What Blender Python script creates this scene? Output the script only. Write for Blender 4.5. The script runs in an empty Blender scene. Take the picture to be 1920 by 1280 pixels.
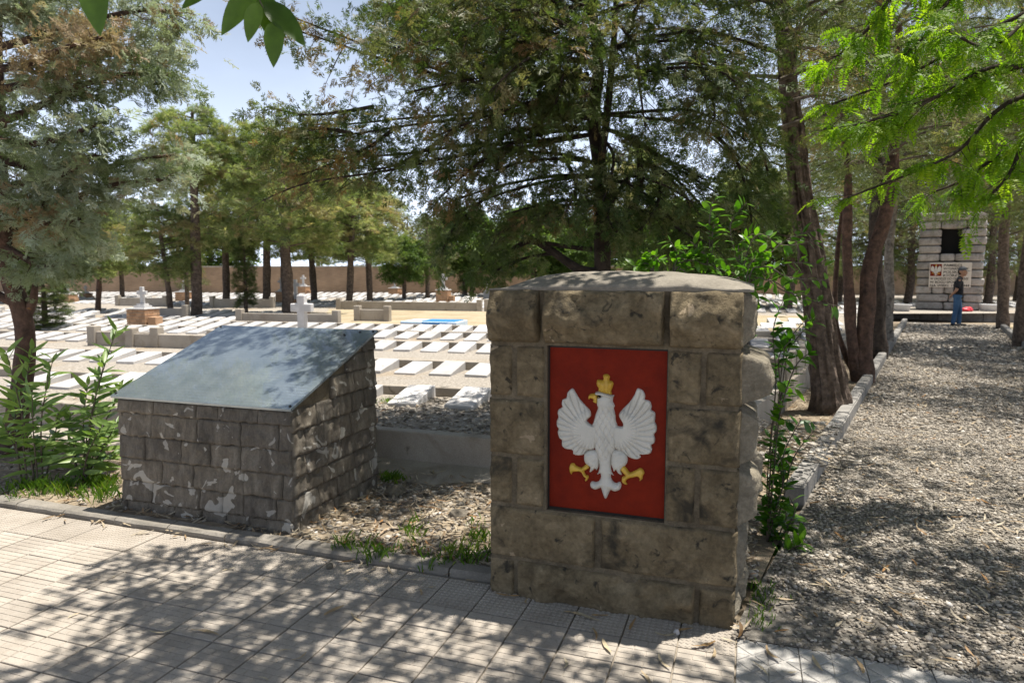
import bpy, bmesh, math, random
import numpy as np
from mathutils import Vector, Matrix, noise as mnoise

# ------------------------------------------------------------------ camera, sky, sun, exposure
SC = bpy.context.scene
F = 1290.0
PITCH = math.atan(130.0 / F)
CAMH = 1.6
cam_d = bpy.data.cameras.new('camera')
cam = bpy.data.objects.new('camera', cam_d)
SC.collection.objects.link(cam)
cam.location = (0, 0, CAMH)
cam.rotation_euler = (math.pi / 2 - PITCH, 0, 0)
cam_d.sensor_width = 36.0
cam_d.lens = F / 1920.0 * 36.0
cam_d.clip_start = 0.05
cam_d.clip_end = 2000
cam_d.dof.use_dof = True
cam_d.dof.focus_distance = 3.5
cam_d.dof.aperture_fstop = 4.0
SC.camera = cam

SUN_V = Vector((0.262, 0.075, 1.0)).normalized()      # towards the sun: high, from the right
sun_d = bpy.data.lights.new('sun', 'SUN')
sun_d.energy = 5.0
sun_d.angle = math.radians(0.53)
sun_d.color = (1.0, 0.95, 0.87)
sun = bpy.data.objects.new('sun', sun_d)
SC.collection.objects.link(sun)
sun.rotation_euler = SUN_V.to_track_quat('Z', 'Y').to_euler()
sun.location = (8, 4, 30)

W = bpy.data.worlds.new('World')
SC.world = W
W.use_nodes = True
wn, wl = W.node_tree.nodes, W.node_tree.links
wn.clear()
wo = wn.new('ShaderNodeOutputWorld')
wb = wn.new('ShaderNodeBackground')
wb.inputs['Strength'].default_value = 0.05
sky = wn.new('ShaderNodeTexSky')
sky.sky_type = 'NISHITA'
sky.sun_disc = False
sky.sun_elevation = math.asin(SUN_V.z)
sky.sun_rotation = math.atan2(SUN_V.x, SUN_V.y)
sky.air_density = 1.0
sky.dust_density = 2.0
sky.ozone_density = 1.2
# thin summer cloud over the Nishita sky
wtc = wn.new('ShaderNodeTexCoord')
wmp = wn.new('ShaderNodeMapping')
wmp.inputs['Scale'].default_value = (1.0, 1.0, 2.6)
wns = wn.new('ShaderNodeTexNoise')
wns.inputs['Scale'].default_value = 2.6
wns.inputs['Detail'].default_value = 6
wrp = wn.new('ShaderNodeValToRGB')
wrp.color_ramp.elements[0].position = 0.46
wrp.color_ramp.elements[1].position = 0.72
wmx = wn.new('ShaderNodeMix')
wmx.data_type = 'RGBA'
wl.new(wtc.outputs['Generated'], wmp.inputs['Vector'])
wl.new(wmp.outputs['Vector'], wns.inputs['Vector'])
wl.new(wns.outputs['Fac'], wrp.inputs['Fac'])
# cloud and haze thicken towards the horizon, all the way round
wsp = wn.new('ShaderNodeSeparateXYZ')
wl.new(wtc.outputs['Generated'], wsp.inputs['Vector'])
wab = wn.new('ShaderNodeMath'); wab.operation = 'ABSOLUTE'
wl.new(wsp.outputs['Z'], wab.inputs[0])
win = wn.new('ShaderNodeMath'); win.operation = 'SUBTRACT'; win.inputs[0].default_value = 1.0
wl.new(wab.outputs[0], win.inputs[1])
wpw = wn.new('ShaderNodeMath'); wpw.operation = 'POWER'; wpw.inputs[1].default_value = 3.6
wl.new(win.outputs[0], wpw.inputs[0])
wad = wn.new('ShaderNodeMath'); wad.operation = 'MULTIPLY_ADD'; wad.inputs[1].default_value = 0.85; wad.use_clamp = True
wl.new(wpw.outputs[0], wad.inputs[0])
wcl = wn.new('ShaderNodeMath'); wcl.operation = 'MULTIPLY'; wcl.inputs[1].default_value = 0.08
wl.new(wrp.outputs['Color'], wcl.inputs[0])
wl.new(wcl.outputs[0], wad.inputs[2])
wl.new(wad.outputs[0], wmx.inputs['Factor'])
wl.new(sky.outputs['Color'], wmx.inputs['A'])
wmx.inputs['B'].default_value = (19.5, 22.0, 27.0, 1)
wl.new(wmx.outputs['Result'], wb.inputs['Color'])
wl.new(wb.outputs['Background'], wo.inputs['Surface'])

SC.view_settings.view_transform = 'Standard'
SC.view_settings.look = 'None'
SC.view_settings.exposure = 0.82
SC.view_settings.gamma = 1.0
SC.view_settings.use_curve_mapping = False
SC.cycles.use_denoising = True
SC.cycles.max_bounces = 7
SC.cycles.diffuse_bounces = 4
SC.cycles.glossy_bounces = 3
SC.cycles.transmission_bounces = 5
SC.cycles.caustics_reflective = False
SC.cycles.caustics_refractive = False

rnd = random.Random(11)
RNG = np.random.default_rng(7)
COL = SC.collection

# ------------------------------------------------------------------ helpers
def ray(px, py):
    u = (px - 960) / F
    v = (640 - py) / F
    return Vector((u, math.cos(PITCH) + v * math.sin(PITCH), -math.sin(PITCH) + v * math.cos(PITCH)))

def at(px, py, z=0.0):
    """point of the horizontal plane z seen at a photo pixel"""
    d = ray(px, py)
    return Vector((0, 0, CAMH)) + d * ((z - CAMH) / d.z)

def atY(px, py, Y):
    d = ray(px, py)
    return Vector((0, 0, CAMH)) + d * (Y / d.y)

def proj(p):
    x, y, z = p[0], p[1], p[2] - CAMH
    dz = y * math.cos(PITCH) - z * math.sin(PITCH)
    up = y * math.sin(PITCH) + z * math.cos(PITCH)
    if dz < 0.05:
        return None
    return 960 + F * x / dz, 640 - F * up / dz

def tag(o, label=None, cat=None, group=None, kind=None):
    if label: o['label'] = label
    if cat: o['category'] = cat
    if group: o['group'] = group
    if kind: o['kind'] = kind
    return o

def link(o, parent=None):
    COL.objects.link(o)
    if parent is not None:
        o.parent = parent
    return o

def empty(name, loc=(0, 0, 0), rz=0.0):
    o = bpy.data.objects.new(name, None)
    o.empty_display_size = 0.2
    o.location = loc
    o.rotation_euler = (0, 0, rz)
    return link(o)

def mesh_obj(name, verts, faces, mat, parent=None, smooth=False):
    me = bpy.data.meshes.new(name)
    me.from_pydata([tuple(v) for v in verts], [], [tuple(f) for f in faces])
    if mat: me.materials.append(mat)
    if smooth:
        me.polygons.foreach_set('use_smooth', [True] * len(me.polygons))
    me.update()
    return link(bpy.data.objects.new(name, me), parent)

def bm_obj(name, bm, mat, parent=None, smooth=False):
    me = bpy.data.meshes.new(name)
    bmesh.ops.recalc_face_normals(bm, faces=bm.faces)
    bm.to_mesh(me)
    bm.free()
    if mat: me.materials.append(mat)
    if smooth:
        me.polygons.foreach_set('use_smooth', [True] * len(me.polygons))
    return link(bpy.data.objects.new(name, me), parent)

def fast_mesh(name, V, Fc, mat, tint=None, smooth=False):
    """V (n,3), Fc (m,k) -> mesh data with an optional per-vertex float 'tint'"""
    V = np.ascontiguousarray(V, np.float32)
    Fc = np.ascontiguousarray(Fc, np.int32)
    m, k = Fc.shape
    me = bpy.data.meshes.new(name)
    me.vertices.add(len(V))
    me.vertices.foreach_set('co', V.ravel())
    me.loops.add(m * k)
    me.loops.foreach_set('vertex_index', Fc.ravel())
    me.polygons.add(m)
    me.polygons.foreach_set('loop_start', np.arange(0, m * k, k, dtype=np.int32))
    if smooth:
        me.polygons.foreach_set('use_smooth', np.ones(m, dtype=bool))
    if tint is not None:
        a = me.attributes.new('tint', 'FLOAT', 'POINT')
        a.data.foreach_set('value', np.ascontiguousarray(tint, np.float32))
    me.update(calc_edges=True)
    if mat: me.materials.append(mat)
    return me

def obj(name, me, parent=None):
    return link(bpy.data.objects.new(name, me), parent)

def add_box(bm, x0, x1, y0, y1, z0, z1, M=None):
    vs = [bm.verts.new((x, y, z)) for z in (z0, z1) for y in (y0, y1) for x in (x0, x1)]
    for f in ((0, 2, 3, 1), (4, 5, 7, 6), (0, 1, 5, 4), (2, 6, 7, 3), (0, 4, 6, 2), (1, 3, 7, 5)):
        bm.faces.new([vs[i] for i in f])
    if M is not None:
        bmesh.ops.transform(bm, matrix=M, verts=vs)
    return vs

def bev_box(name, x0, x1, y0, y1, z0, z1, mat, parent=None, bev=0.008, seg=2, jit=0.0, seed=0):
    bm = bmesh.new()
    add_box(bm, x0, x1, y0, y1, z0, z1)
    if bev > 0:
        bmesh.ops.bevel(bm, geom=bm.edges[:] , offset=bev, segments=seg, affect='EDGES', profile=0.5)
    if jit:
        r = random.Random(seed)
        for v in bm.verts:
            v.co += Vector((r.uniform(-jit, jit), r.uniform(-jit, jit), r.uniform(-jit, jit)))
    return bm_obj(name, bm, mat, parent)

def tube(V, Fc, pts, radii, n=7, wob=0.0, rng=None):
    """append a tapered tube to lists V, Fc (quads)"""
    pts = [Vector(p) for p in pts]
    base = len(V)
    up = Vector((0.3, 0.2, 1))
    for i, p in enumerate(pts):
        d = (pts[min(i + 1, len(pts) - 1)] - pts[max(i - 1, 0)])
        if d.length < 1e-6: d = Vector((0, 0, 1))
        d.normalize()
        ref = Vector((1, 0, 0)) if abs(d.x) < 0.8 else Vector((0, 1, 0))
        b = d.cross(ref).normalized()
        c = d.cross(b)
        for j in range(n):
            a = 2 * math.pi * j / n
            r = radii[i]
            if wob and rng is not None:
                r *= 1 + wob * (.7 * mnoise.noise(Vector((p.x * 3 + math.cos(a) * 1.5, p.y * 3 + math.sin(a) * 1.5, p.z * 2.2))) + .45 * (.3 - 1.6 * abs(mnoise.noise(Vector((math.cos(a) * 4, math.sin(a) * 4, p.z * 1.6))))) + .25 * mnoise.noise(Vector((math.cos(a) * 7, math.sin(a) * 7, p.z * 7))))
            V.append(p + (b * math.cos(a) + c * math.sin(a)) * r)
    for i in range(len(pts) - 1):
        for j in range(n):
            a0 = base + i * n + j
            a1 = base + i * n + (j + 1) % n
            Fc.append((a0, a1, a1 + n, a0 + n))

def smooth_path(pts, radii, k=5):
    """Catmull-Rom resample"""
    P = [Vector(p) for p in pts]
    out, ro = [], []
    for i in range(len(P) - 1):
        p0 = P[max(i - 1, 0)]; p1 = P[i]; p2 = P[i + 1]; p3 = P[min(i + 2, len(P) - 1)]
        for s in range(k):
            t = s / k
            out.append(0.5 * ((2 * p1) + (p2 - p0) * t + (2 * p0 - 5 * p1 + 4 * p2 - p3) * t * t + (3 * p1 - p0 - 3 * p2 + p3) * t ** 3))
            ro.append(radii[i] * (1 - t) + radii[i + 1] * t)
    out.append(P[-1]); ro.append(radii[-1])
    return out, ro

def rot2(p, th):
    c, s = math.cos(th), math.sin(th)
    return Vector((p[0] * c - p[1] * s, p[0] * s + p[1] * c, p[2] if len(p) > 2 else 0))

ORD = ['zeroth', 'first', 'second', 'third', 'fourth', 'fifth', 'sixth', 'seventh', 'eighth', 'ninth', 'tenth', 'eleventh', 'twelfth']
def ordinal(n):
    if n < len(ORD): return ORD[n]
    suf = 'th' if 10 <= n % 100 <= 20 else {1: 'st', 2: 'nd', 3: 'rd'}.get(n % 10, 'th')
    return str(n) + suf

# ------------------------------------------------------------------ materials
def new_mat(name):
    m = bpy.data.materials.new(name)
    m.use_nodes = True
    nt = m.node_tree
    b = nt.nodes['Principled BSDF']
    return m, nt, b

def noise_node(nt, scale, detail=4, rough=0.6, vec=None, dist=0.0):
    n = nt.nodes.new('ShaderNodeTexNoise')
    n.inputs['Scale'].default_value = scale
    n.inputs['Detail'].default_value = detail
    n.inputs['Roughness'].default_value = rough
    n.inputs['Distortion'].default_value = dist
    if vec is not None: nt.links.new(vec, n.inputs['Vector'])
    return n

def ramp(nt, fac, stops):
    r = nt.nodes.new('ShaderNodeValToRGB')
    el = r.color_ramp.elements
    while len(el) < len(stops): el.new(0.5)
    for e, (p, c) in zip(el, stops):
        e.position = p
        e.color = (*c, 1) if len(c) == 3 else c
    nt.links.new(fac, r.inputs['Fac'])
    return r

def mixc(nt, a, b, fac, mode='MIX'):
    m = nt.nodes.new('ShaderNodeMix')
    m.data_type = 'RGBA'
    m.blend_type = mode
    for sock, v in ((m.inputs['A'], a), (m.inputs['B'], b)):
        if isinstance(v, tuple): sock.default_value = (*v, 1)
        else: nt.links.new(v, sock)
    if isinstance(fac, (int, float)): m.inputs['Factor'].default_value = fac
    else: nt.links.new(fac, m.inputs['Factor'])
    return m.outputs['Result']

def pos_of(nt):
    g = nt.nodes.new('ShaderNodeNewGeometry')
    return g.outputs['Position']

def rough_mat(name, stops, scale=6.0, rough=0.85, bump=0.3, bscale=60.0, fine=0.25, patch=None, rand=0.12, dist=0.0, bdist=0.01, spec=0.3):
    """mottled mineral surface: big colour noise, fine grain, optional patch (colour, scale, lo, hi), per-object variation, bump"""
    m, nt, b = new_mat(name)
    P = pos_of(nt)
    n1 = noise_node(nt, scale, 6, 0.62, P, dist)
    c = ramp(nt, n1.outputs['Fac'], stops).outputs['Color']
    n2 = noise_node(nt, bscale, 3, 0.7, P)
    g = ramp(nt, n2.outputs['Fac'], [(0.25, (1 - fine,) * 3), (0.75, (1 + fine,) * 3)]).outputs['Color']
    c = mixc(nt, c, g, 1.0, 'MULTIPLY')
    if patch:
        for (pc, ps, lo, hi) in patch:
            n3 = noise_node(nt, ps, 5, 0.6, P, 0.6)
            f = ramp(nt, n3.outputs['Fac'], [(lo, (0, 0, 0)), (hi, (1, 1, 1))]).outputs['Color']
            c = mixc(nt, c, pc, f)
    if rand:
        oi = nt.nodes.new('ShaderNodeObjectInfo')
        r = ramp(nt, oi.outputs['Random'], [(0.0, (1 - rand,) * 3), (1.0, (1 + rand,) * 3)]).outputs['Color']
        c = mixc(nt, c, r, 1.0, 'MULTIPLY')
    nt.links.new(c, b.inputs['Base Color'])
    b.inputs['Roughness'].default_value = rough
    b.inputs['Specular IOR Level'].default_value = spec
    if bump:
        nb = noise_node(nt, bscale * 0.6, 6, 0.7, P)
        bp = nt.nodes.new('ShaderNodeBump')
        bp.inputs['Strength'].default_value = bump
        bp.inputs['Distance'].default_value = bdist
        nt.links.new(nb.outputs['Fac'], bp.inputs['Height'])
        nt.links.new(bp.outputs['Normal'], b.inputs['Normal'])
    return m

def leaf_mat(name, stops, trans=0.35, rough=0.5, tcol=(1.25, 1.35, 0.6), spec=0.3):
    """foliage: colour from the 'tint' of each sprig, some light passing through"""
    m, nt, b = new_mat(name)
    a = nt.nodes.new('ShaderNodeAttribute')
    a.attribute_name = 'tint'
    c = ramp(nt, a.outputs['Fac'], stops).outputs['Color']
    nt.links.new(c, b.inputs['Base Color'])
    b.inputs['Roughness'].default_value = rough
    b.inputs['Specular IOR Level'].default_value = spec
    t = nt.nodes.new('ShaderNodeBsdfTranslucent')
    nt.links.new(mixc(nt, c, tcol, 1.0, 'MULTIPLY'), t.inputs['Color'])
    mx = nt.nodes.new('ShaderNodeMixShader')
    mx.inputs['Fac'].default_value = trans
    nt.links.new(b.outputs['BSDF'], mx.inputs[1])
    nt.links.new(t.outputs['BSDF'], mx.inputs[2])
    nt.links.new(mx.outputs['Shader'], nt.nodes['Material Output'].inputs['Surface'])
    return m

def plain(name, col, rough=0.6, spec=0.3, metal=0.0):
    m, nt, b = new_mat(name)
    b.inputs['Base Color'].default_value = (*col, 1)
    b.inputs['Roughness'].default_value = rough
    b.inputs['Specular IOR Level'].default_value = spec
    b.inputs['Metallic'].default_value = metal
    return m

M = {}
M['pave'] = rough_mat('concrete_paving', [(0.3, (0.30, 0.262, 0.216)), (0.7, (0.41, 0.366, 0.312))], 4.0, 0.9, 0.35, 160, 0.16, rand=0.07,
                      patch=[((0.22, 0.19, 0.15), 2.3, 0.62, 0.8)])
M['pave_light'] = rough_mat('pale_paving', [(0.3, (0.36, 0.34, 0.31)), (0.7, (0.46, 0.44, 0.41))], 5.0, 0.9, 0.35, 160, 0.18, rand=0.05,
                            patch=[((0.26, 0.23, 0.19), 3.1, 0.6, 0.8)])
M['grout'] = rough_mat('dusty_grout', [(0.3, (0.25, 0.215, 0.17)), (0.7, (0.33, 0.285, 0.23))], 8, 0.95, 0.4, 120, 0.3, rand=0)
M['kerb'] = rough_mat('weathered_kerb', [(0.3, (0.16, 0.145, 0.12)), (0.7, (0.26, 0.235, 0.20))], 5, 0.92, 0.5, 90, 0.2, rand=0.12)
M['pkerb'] = rough_mat('grey_kerb', [(0.3, (0.20, 0.19, 0.175)), (0.7, (0.29, 0.275, 0.25))], 5, 0.92, 0.5, 90, 0.18, rand=0.1)
M['conc'] = rough_mat('plain_concrete', [(0.3, (0.29, 0.255, 0.21)), (0.7, (0.39, 0.35, 0.295))], 2.4, 0.9, 0.4, 110, 0.2, rand=0.06,
                      patch=[((0.19, 0.15, 0.105), 1.9, 0.56, 0.75), ((0.14, 0.12, 0.09), 7, 0.66, 0.74)])
M['dirt'] = rough_mat('dusty_soil', [(0.3, (0.15, 0.115, 0.078)), (0.7, (0.30, 0.245, 0.175))], 3.0, 0.95, 0.8, 45, 0.35, rand=0,
                      patch=[((0.36, 0.30, 0.21), 26, 0.60, 0.68)])
M['drygrass'] = rough_mat('dry_ground', [(0.3, (0.27, 0.215, 0.13)), (0.7, (0.40, 0.335, 0.23))], 1.2, 0.95, 0.6, 30, 0.3, rand=0,
                          patch=[((0.16, 0.22, 0.06), 0.8, 0.62, 0.75)])
M['gravelbase'] = rough_mat('gravel_bed', [(0.25, (0.10, 0.09, 0.075)), (0.55, (0.26, 0.235, 0.20)), (0.8, (0.40, 0.37, 0.33))], 34, 0.9, 1.0, 40, 0.4, rand=0, bdist=0.03)
M['fieldgravel'] = rough_mat('pale_field_gravel', [(0.25, (0.15, 0.13, 0.10)), (0.5, (0.33, 0.295, 0.25)), (0.8, (0.48, 0.44, 0.38))], 26, 0.92, 1.0, 34, 0.4, rand=0, bdist=0.03,
                             patch=[((0.30, 0.22, 0.13), 0.7, 0.55, 0.75)])
M['tablet'] = rough_mat('grave_stone', [(0.3, (0.40, 0.385, 0.37)), (0.7, (0.52, 0.505, 0.49))], 5, 0.8, 0.15, 70, 0.1, rand=0.2,
                        patch=[((0.25, 0.22, 0.18), 6, 0.62, 0.75)])
M['cross'] = rough_mat('cross_stone', [(0.3, (0.44, 0.43, 0.42)), (0.7, (0.56, 0.55, 0.54))], 6, 0.85, 0.2, 70, 0.1, rand=0.1)
M['pillar'] = rough_mat('brown_limestone', [(0.25, (0.085, 0.064, 0.036)), (0.5, (0.165, 0.128, 0.075)), (0.75, (0.265, 0.21, 0.13))], 7.0, 0.88, 1.0, 48, 0.3, rand=0.14, dist=0.8, bdist=0.022,
                        patch=[((0.045, 0.038, 0.026), 5.5, 0.55, 0.70), ((0.36, 0.28, 0.185), 8, 0.67, 0.70), ((0.04, 0.034, 0.024), 15, 0.60, 0.68)])
M['pillar_side'] = rough_mat('grey_limestone', [(0.25, (0.15, 0.128, 0.092)), (0.75, (0.31, 0.272, 0.205))], 8.0, 0.88, 1.0, 50, 0.28, rand=0.1, dist=0.6, bdist=0.022,
                             patch=[((0.11, 0.095, 0.075), 6, 0.60, 0.74)])
M['mortar'] = rough_mat('mortar', [(0.3, (0.085, 0.068, 0.045)), (0.7, (0.18, 0.148, 0.10))], 12, 0.95, 0.7, 80, 0.3, rand=0)
M['capstone'] = rough_mat('cement_cap', [(0.3, (0.17, 0.15, 0.12)), (0.7, (0.28, 0.25, 0.205))], 5, 0.92, 0.5, 70, 0.2, rand=0,
                          patch=[((0.13, 0.115, 0.09), 4, 0.6, 0.75)])
M['monument'] = rough_mat('grey_monument_stone', [(0.3, (0.24, 0.215, 0.19)), (0.7, (0.40, 0.37, 0.335))], 5, 0.9, 0.8, 22, 0.25, rand=0.18,
                          patch=[((0.14, 0.13, 0.115), 3, 0.58, 0.72)])
M['brick'] = rough_mat('tan_brick', [(0.3, (0.34, 0.20, 0.115)), (0.7, (0.44, 0.28, 0.17))], 9, 0.9, 0.3, 60, 0.15, rand=0.2)
M['brickmortar'] = plain('pale_mortar', (0.42, 0.37, 0.30), 0.95)
M['niche_shade'] = plain('niche_shade_black', (0.01, 0.01, 0.01), 0.95)  # near-black colour that paints the shade inside the monument's niche

def slate_mat():
    m, nt, b = new_mat('split_slate')
    P = pos_of(nt)
    mp = nt.nodes.new('ShaderNodeMapping')
    mp.inputs['Scale'].default_value = (1, 1, 0.35)
    nt.links.new(P, mp.inputs['Vector'])
    n1 = noise_node(nt, 14, 7, 0.65, mp.outputs['Vector'], 0.5)
    c = ramp(nt, n1.outputs['Fac'], [(0.25, (0.06, 0.051, 0.040)), (0.5, (0.13, 0.112, 0.088)), (0.75, (0.215, 0.19, 0.153))]).outputs['Color']
    n2 = noise_node(nt, 70, 4, 0.7, P)
    g = ramp(nt, n2.outputs['Fac'], [(0.25, (0.75,) * 3), (0.75, (1.25,) * 3)]).outputs['Color']
    c = mixc(nt, c, g, 1.0, 'MULTIPLY')
    n5 = noise_node(nt, 7.5, 2.5, 0.45, P, 1.2)
    pf = ramp(nt, n5.outputs['Fac'], [(0.632, (0, 0, 0)), (0.642, (1, 1, 1))]).outputs['Color']
    c = mixc(nt, c, (0.34, 0.32, 0.28), pf)
    oi = nt.nodes.new('ShaderNodeObjectInfo')
    r = ramp(nt, oi.outputs['Random'], [(0, (0.86, 0.86, 0.87)), (1, (1.13, 1.11, 1.07))]).outputs['Color']
    c = mixc(nt, c, r, 1.0, 'MULTIPLY')
    nt.links.new(c, b.inputs['Base Color'])
    b.inputs['Roughness'].default_value = 0.8
    b.inputs['Specular IOR Level'].default_value = 0.35
    nb = noise_node(nt, 26, 8, 0.7, mp.outputs['Vector'], 0.3)
    bp = nt.nodes.new('ShaderNodeBump')
    bp.inputs['Strength'].default_value = 0.8
    bp.inputs['Distance'].default_value = 0.018
    nt.links.new(nb.outputs['Fac'], bp.inputs['Height'])
    nt.links.new(bp.outputs['Normal'], b.inputs['Normal'])
    return m
M['slate'] = slate_mat()
M['slateflat'] = rough_mat('pale_saw_cut_slate', [(0.3, (0.33, 0.31, 0.28)), (0.7, (0.42, 0.40, 0.36))], 8, 0.8, 0.2, 60, 0.1, rand=0.12)

def granite_mat():
    """polished dark plaque with dust and faint rows of engraved lines"""
    m, nt, b = new_mat('polished_plaque')
    tc = nt.nodes.new('ShaderNodeTexCoord')
    P = tc.outputs['Object']
    n1 = noise_node(nt, 7, 6, 0.6, P)
    c = ramp(nt, n1.outputs['Fac'], [(0.3, (0.20, 0.25, 0.285)), (0.7, (0.31, 0.36, 0.39))]).outputs['Color']  # blue in this base colour stands in for the reflected sky
    n2 = noise_node(nt, 160, 2, 0.6, P)
    c = mixc(nt, c, ramp(nt, n2.outputs['Fac'], [(0.3, (0.8,) * 3), (0.7, (1.2,) * 3)]).outputs['Color'], 1.0, 'MULTIPLY')
    # faint rows: wave bands broken by stretched noise
    mp = nt.nodes.new('ShaderNodeMapping')
    mp.inputs['Scale'].default_value = (26, 1, 1)
    nt.links.new(P, mp.inputs['Vector'])
    sep = nt.nodes.new('ShaderNodeSeparateXYZ')
    nt.links.new(P, sep.inputs['Vector'])
    mu = nt.nodes.new('ShaderNodeMath'); mu.operation = 'MULTIPLY'; mu.inputs[1].default_value = 2 * math.pi / 0.034
    si = nt.nodes.new('ShaderNodeMath'); si.operation = 'SINE'
    nt.links.new(sep.outputs['Y'], mu.inputs[0]); nt.links.new(mu.outputs[0], si.inputs[0])
    band = ramp(nt, si.outputs[0], [(0.55, (0, 0, 0)), (0.8, (1, 1, 1))]).outputs['Color']
    n3 = noise_node(nt, 2.2, 3, 0.8, mp.outputs['Vector'])
    brk = ramp(nt, n3.outputs['Fac'], [(0.44, (0, 0, 0)), (0.54, (1, 1, 1))]).outputs['Color']
    lines = mixc(nt, band, brk, 1.0, 'MULTIPLY')
    lf = nt.nodes.new('ShaderNodeMath'); lf.operation = 'MULTIPLY'; lf.inputs[1].default_value = 0.6
    nt.links.new(lines, lf.inputs[0])
    c = mixc(nt, c, (0.17, 0.20, 0.20), lf.outputs[0])
    nt.links.new(c, b.inputs['Base Color'])
    b.inputs['Metallic'].default_value = 0.55
    b.inputs['Roughness'].default_value = 0.22
    b.inputs['Coat Weight'].default_value = 1.0
    b.inputs['Coat Roughness'].default_value = 0.04
    b.inputs['Coat IOR'].default_value = 1.6
    return m
M['plaque'] = granite_mat()
M['red'] = rough_mat('red_paint', [(0.3, (0.125, 0.0075, 0.0012)), (0.7, (0.195, 0.014, 0.0025))], 5, 0.6, 0.6, 22, 0.14, rand=0, bdist=0.01, spec=0.15,
                     patch=[((0.11, 0.010, 0.004), 9, 0.62, 0.74), ((0.34, 0.07, 0.03), 30, 0.72, 0.76)])
M['white'] = rough_mat('white_paint', [(0.3, (0.50, 0.485, 0.43)), (0.7, (0.61, 0.59, 0.53))], 9, 0.55, 0.1, 60, 0.05, rand=0, spec=0.4,
                       patch=[((0.36, 0.29, 0.21), 16, 0.70, 0.73), ((0.40, 0.38, 0.32), 5, 0.55, 0.75)])
M['gold'] = rough_mat('gold_paint', [(0.3, (0.50, 0.30, 0.03)), (0.7, (0.62, 0.40, 0.055))], 14, 0.42, 0.1, 60, 0.08, rand=0, spec=0.5)
M['black'] = plain('black_paint', (0.012, 0.011, 0.01), 0.5)
M['bark'] = rough_mat('brown_bark', [(0.3, (0.05, 0.037, 0.028)), (0.7, (0.20, 0.15, 0.115))], 13, 0.95, 1.0, 22, 0.35, rand=0.15, bdist=0.05)
M['bark_dark'] = rough_mat('dark_bark', [(0.3, (0.022, 0.017, 0.013)), (0.7, (0.075, 0.056, 0.043))], 10, 0.95, 1.0, 26, 0.3, rand=0.1, bdist=0.03)
M['bark_red'] = rough_mat('reddish_bark', [(0.3, (0.05, 0.034, 0.027)), (0.7, (0.17, 0.10, 0.07))], 11, 0.92, 1.0, 20, 0.35, rand=0.1, bdist=0.04,
                          patch=[((0.34, 0.15, 0.05), 9, 0.68, 0.74), ((0.03, 0.025, 0.022), 4, 0.6, 0.75)])
M['bark_pale'] = rough_mat('pale_bark', [(0.3, (0.13, 0.11, 0.09)), (0.7, (0.36, 0.32, 0.27))], 9, 0.95, 1.0, 24, 0.35, rand=0.05, bdist=0.04,
                           patch=[((0.06, 0.05, 0.04), 7, 0.58, 0.68)])
M['twig'] = rough_mat('twig_bark', [(0.3, (0.07, 0.055, 0.04)), (0.7, (0.17, 0.14, 0.11))], 14, 0.95, 0.4, 50, 0.2, rand=0)
M['lf_hero'] = leaf_mat('dark_cypress_scales', [(0.0, (0.045, 0.078, 0.022)), (0.4, (0.095, 0.135, 0.044)), (0.7, (0.175, 0.185, 0.09)), (0.9, (0.20, 0.17, 0.10)), (1.0, (0.25, 0.16, 0.08))], 0.45)
M['lf_blue'] = leaf_mat('blue_cypress_scales', [(0.0, (0.12, 0.165, 0.065)), (0.3, (0.26, 0.305, 0.175)), (0.6, (0.38, 0.44, 0.35)), (0.8, (0.38, 0.38, 0.26)), (0.92, (0.32, 0.24, 0.15)), (1.0, (0.36, 0.26, 0.16))], 0.4, tcol=(1.1, 1.15, 0.8))
M['lf_olive'] = leaf_mat('olive_conifer', [(0.0, (0.065, 0.10, 0.03)), (0.4, (0.13, 0.165, 0.062)), (0.7, (0.205, 0.22, 0.11)), (1.0, (0.27, 0.18, 0.10))], 0.4)
M['lf_pine'] = leaf_mat('pine_needles', [(0.0, (0.12, 0.17, 0.07)), (0.5, (0.24, 0.285, 0.125)), (0.85, (0.34, 0.35, 0.19)), (1.0, (0.34, 0.27, 0.17))], 0.5)
M['lf_broad'] = leaf_mat('broad_leaves', [(0.0, (0.05, 0.095, 0.02)), (0.5, (0.105, 0.17, 0.04)), (1.0, (0.19, 0.26, 0.07))], 0.4)
M['lf_bright'] = leaf_mat('bright_leaflets', [(0.0, (0.085, 0.17, 0.014)), (0.5, (0.16, 0.27, 0.022)), (1.0, (0.28, 0.38, 0.035))], 0.55, tcol=(1.5, 1.7, 0.4))
M['lf_shrub'] = leaf_mat('shrub_leaves', [(0.0, (0.035, 0.10, 0.012)), (0.5, (0.06, 0.155, 0.018)), (1.0, (0.12, 0.24, 0.03))], 0.45, tcol=(1.4, 1.6, 0.4), rough=0.35)
M['lf_grass'] = leaf_mat('grass_blades', [(0.0, (0.05, 0.11, 0.012)), (0.6, (0.11, 0.21, 0.025)), (1.0, (0.24, 0.28, 0.05))], 0.45, tcol=(1.4, 1.5, 0.4))
M['lf_litter'] = leaf_mat('dry_leaves', [(0.0, (0.12, 0.07, 0.03)), (0.3, (0.27, 0.19, 0.11)), (0.6, (0.40, 0.33, 0.23)), (0.85, (0.46, 0.40, 0.30)), (1.0, (0.30, 0.16, 0.06))], 0.15, tcol=(1, 0.9, 0.6))

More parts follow.
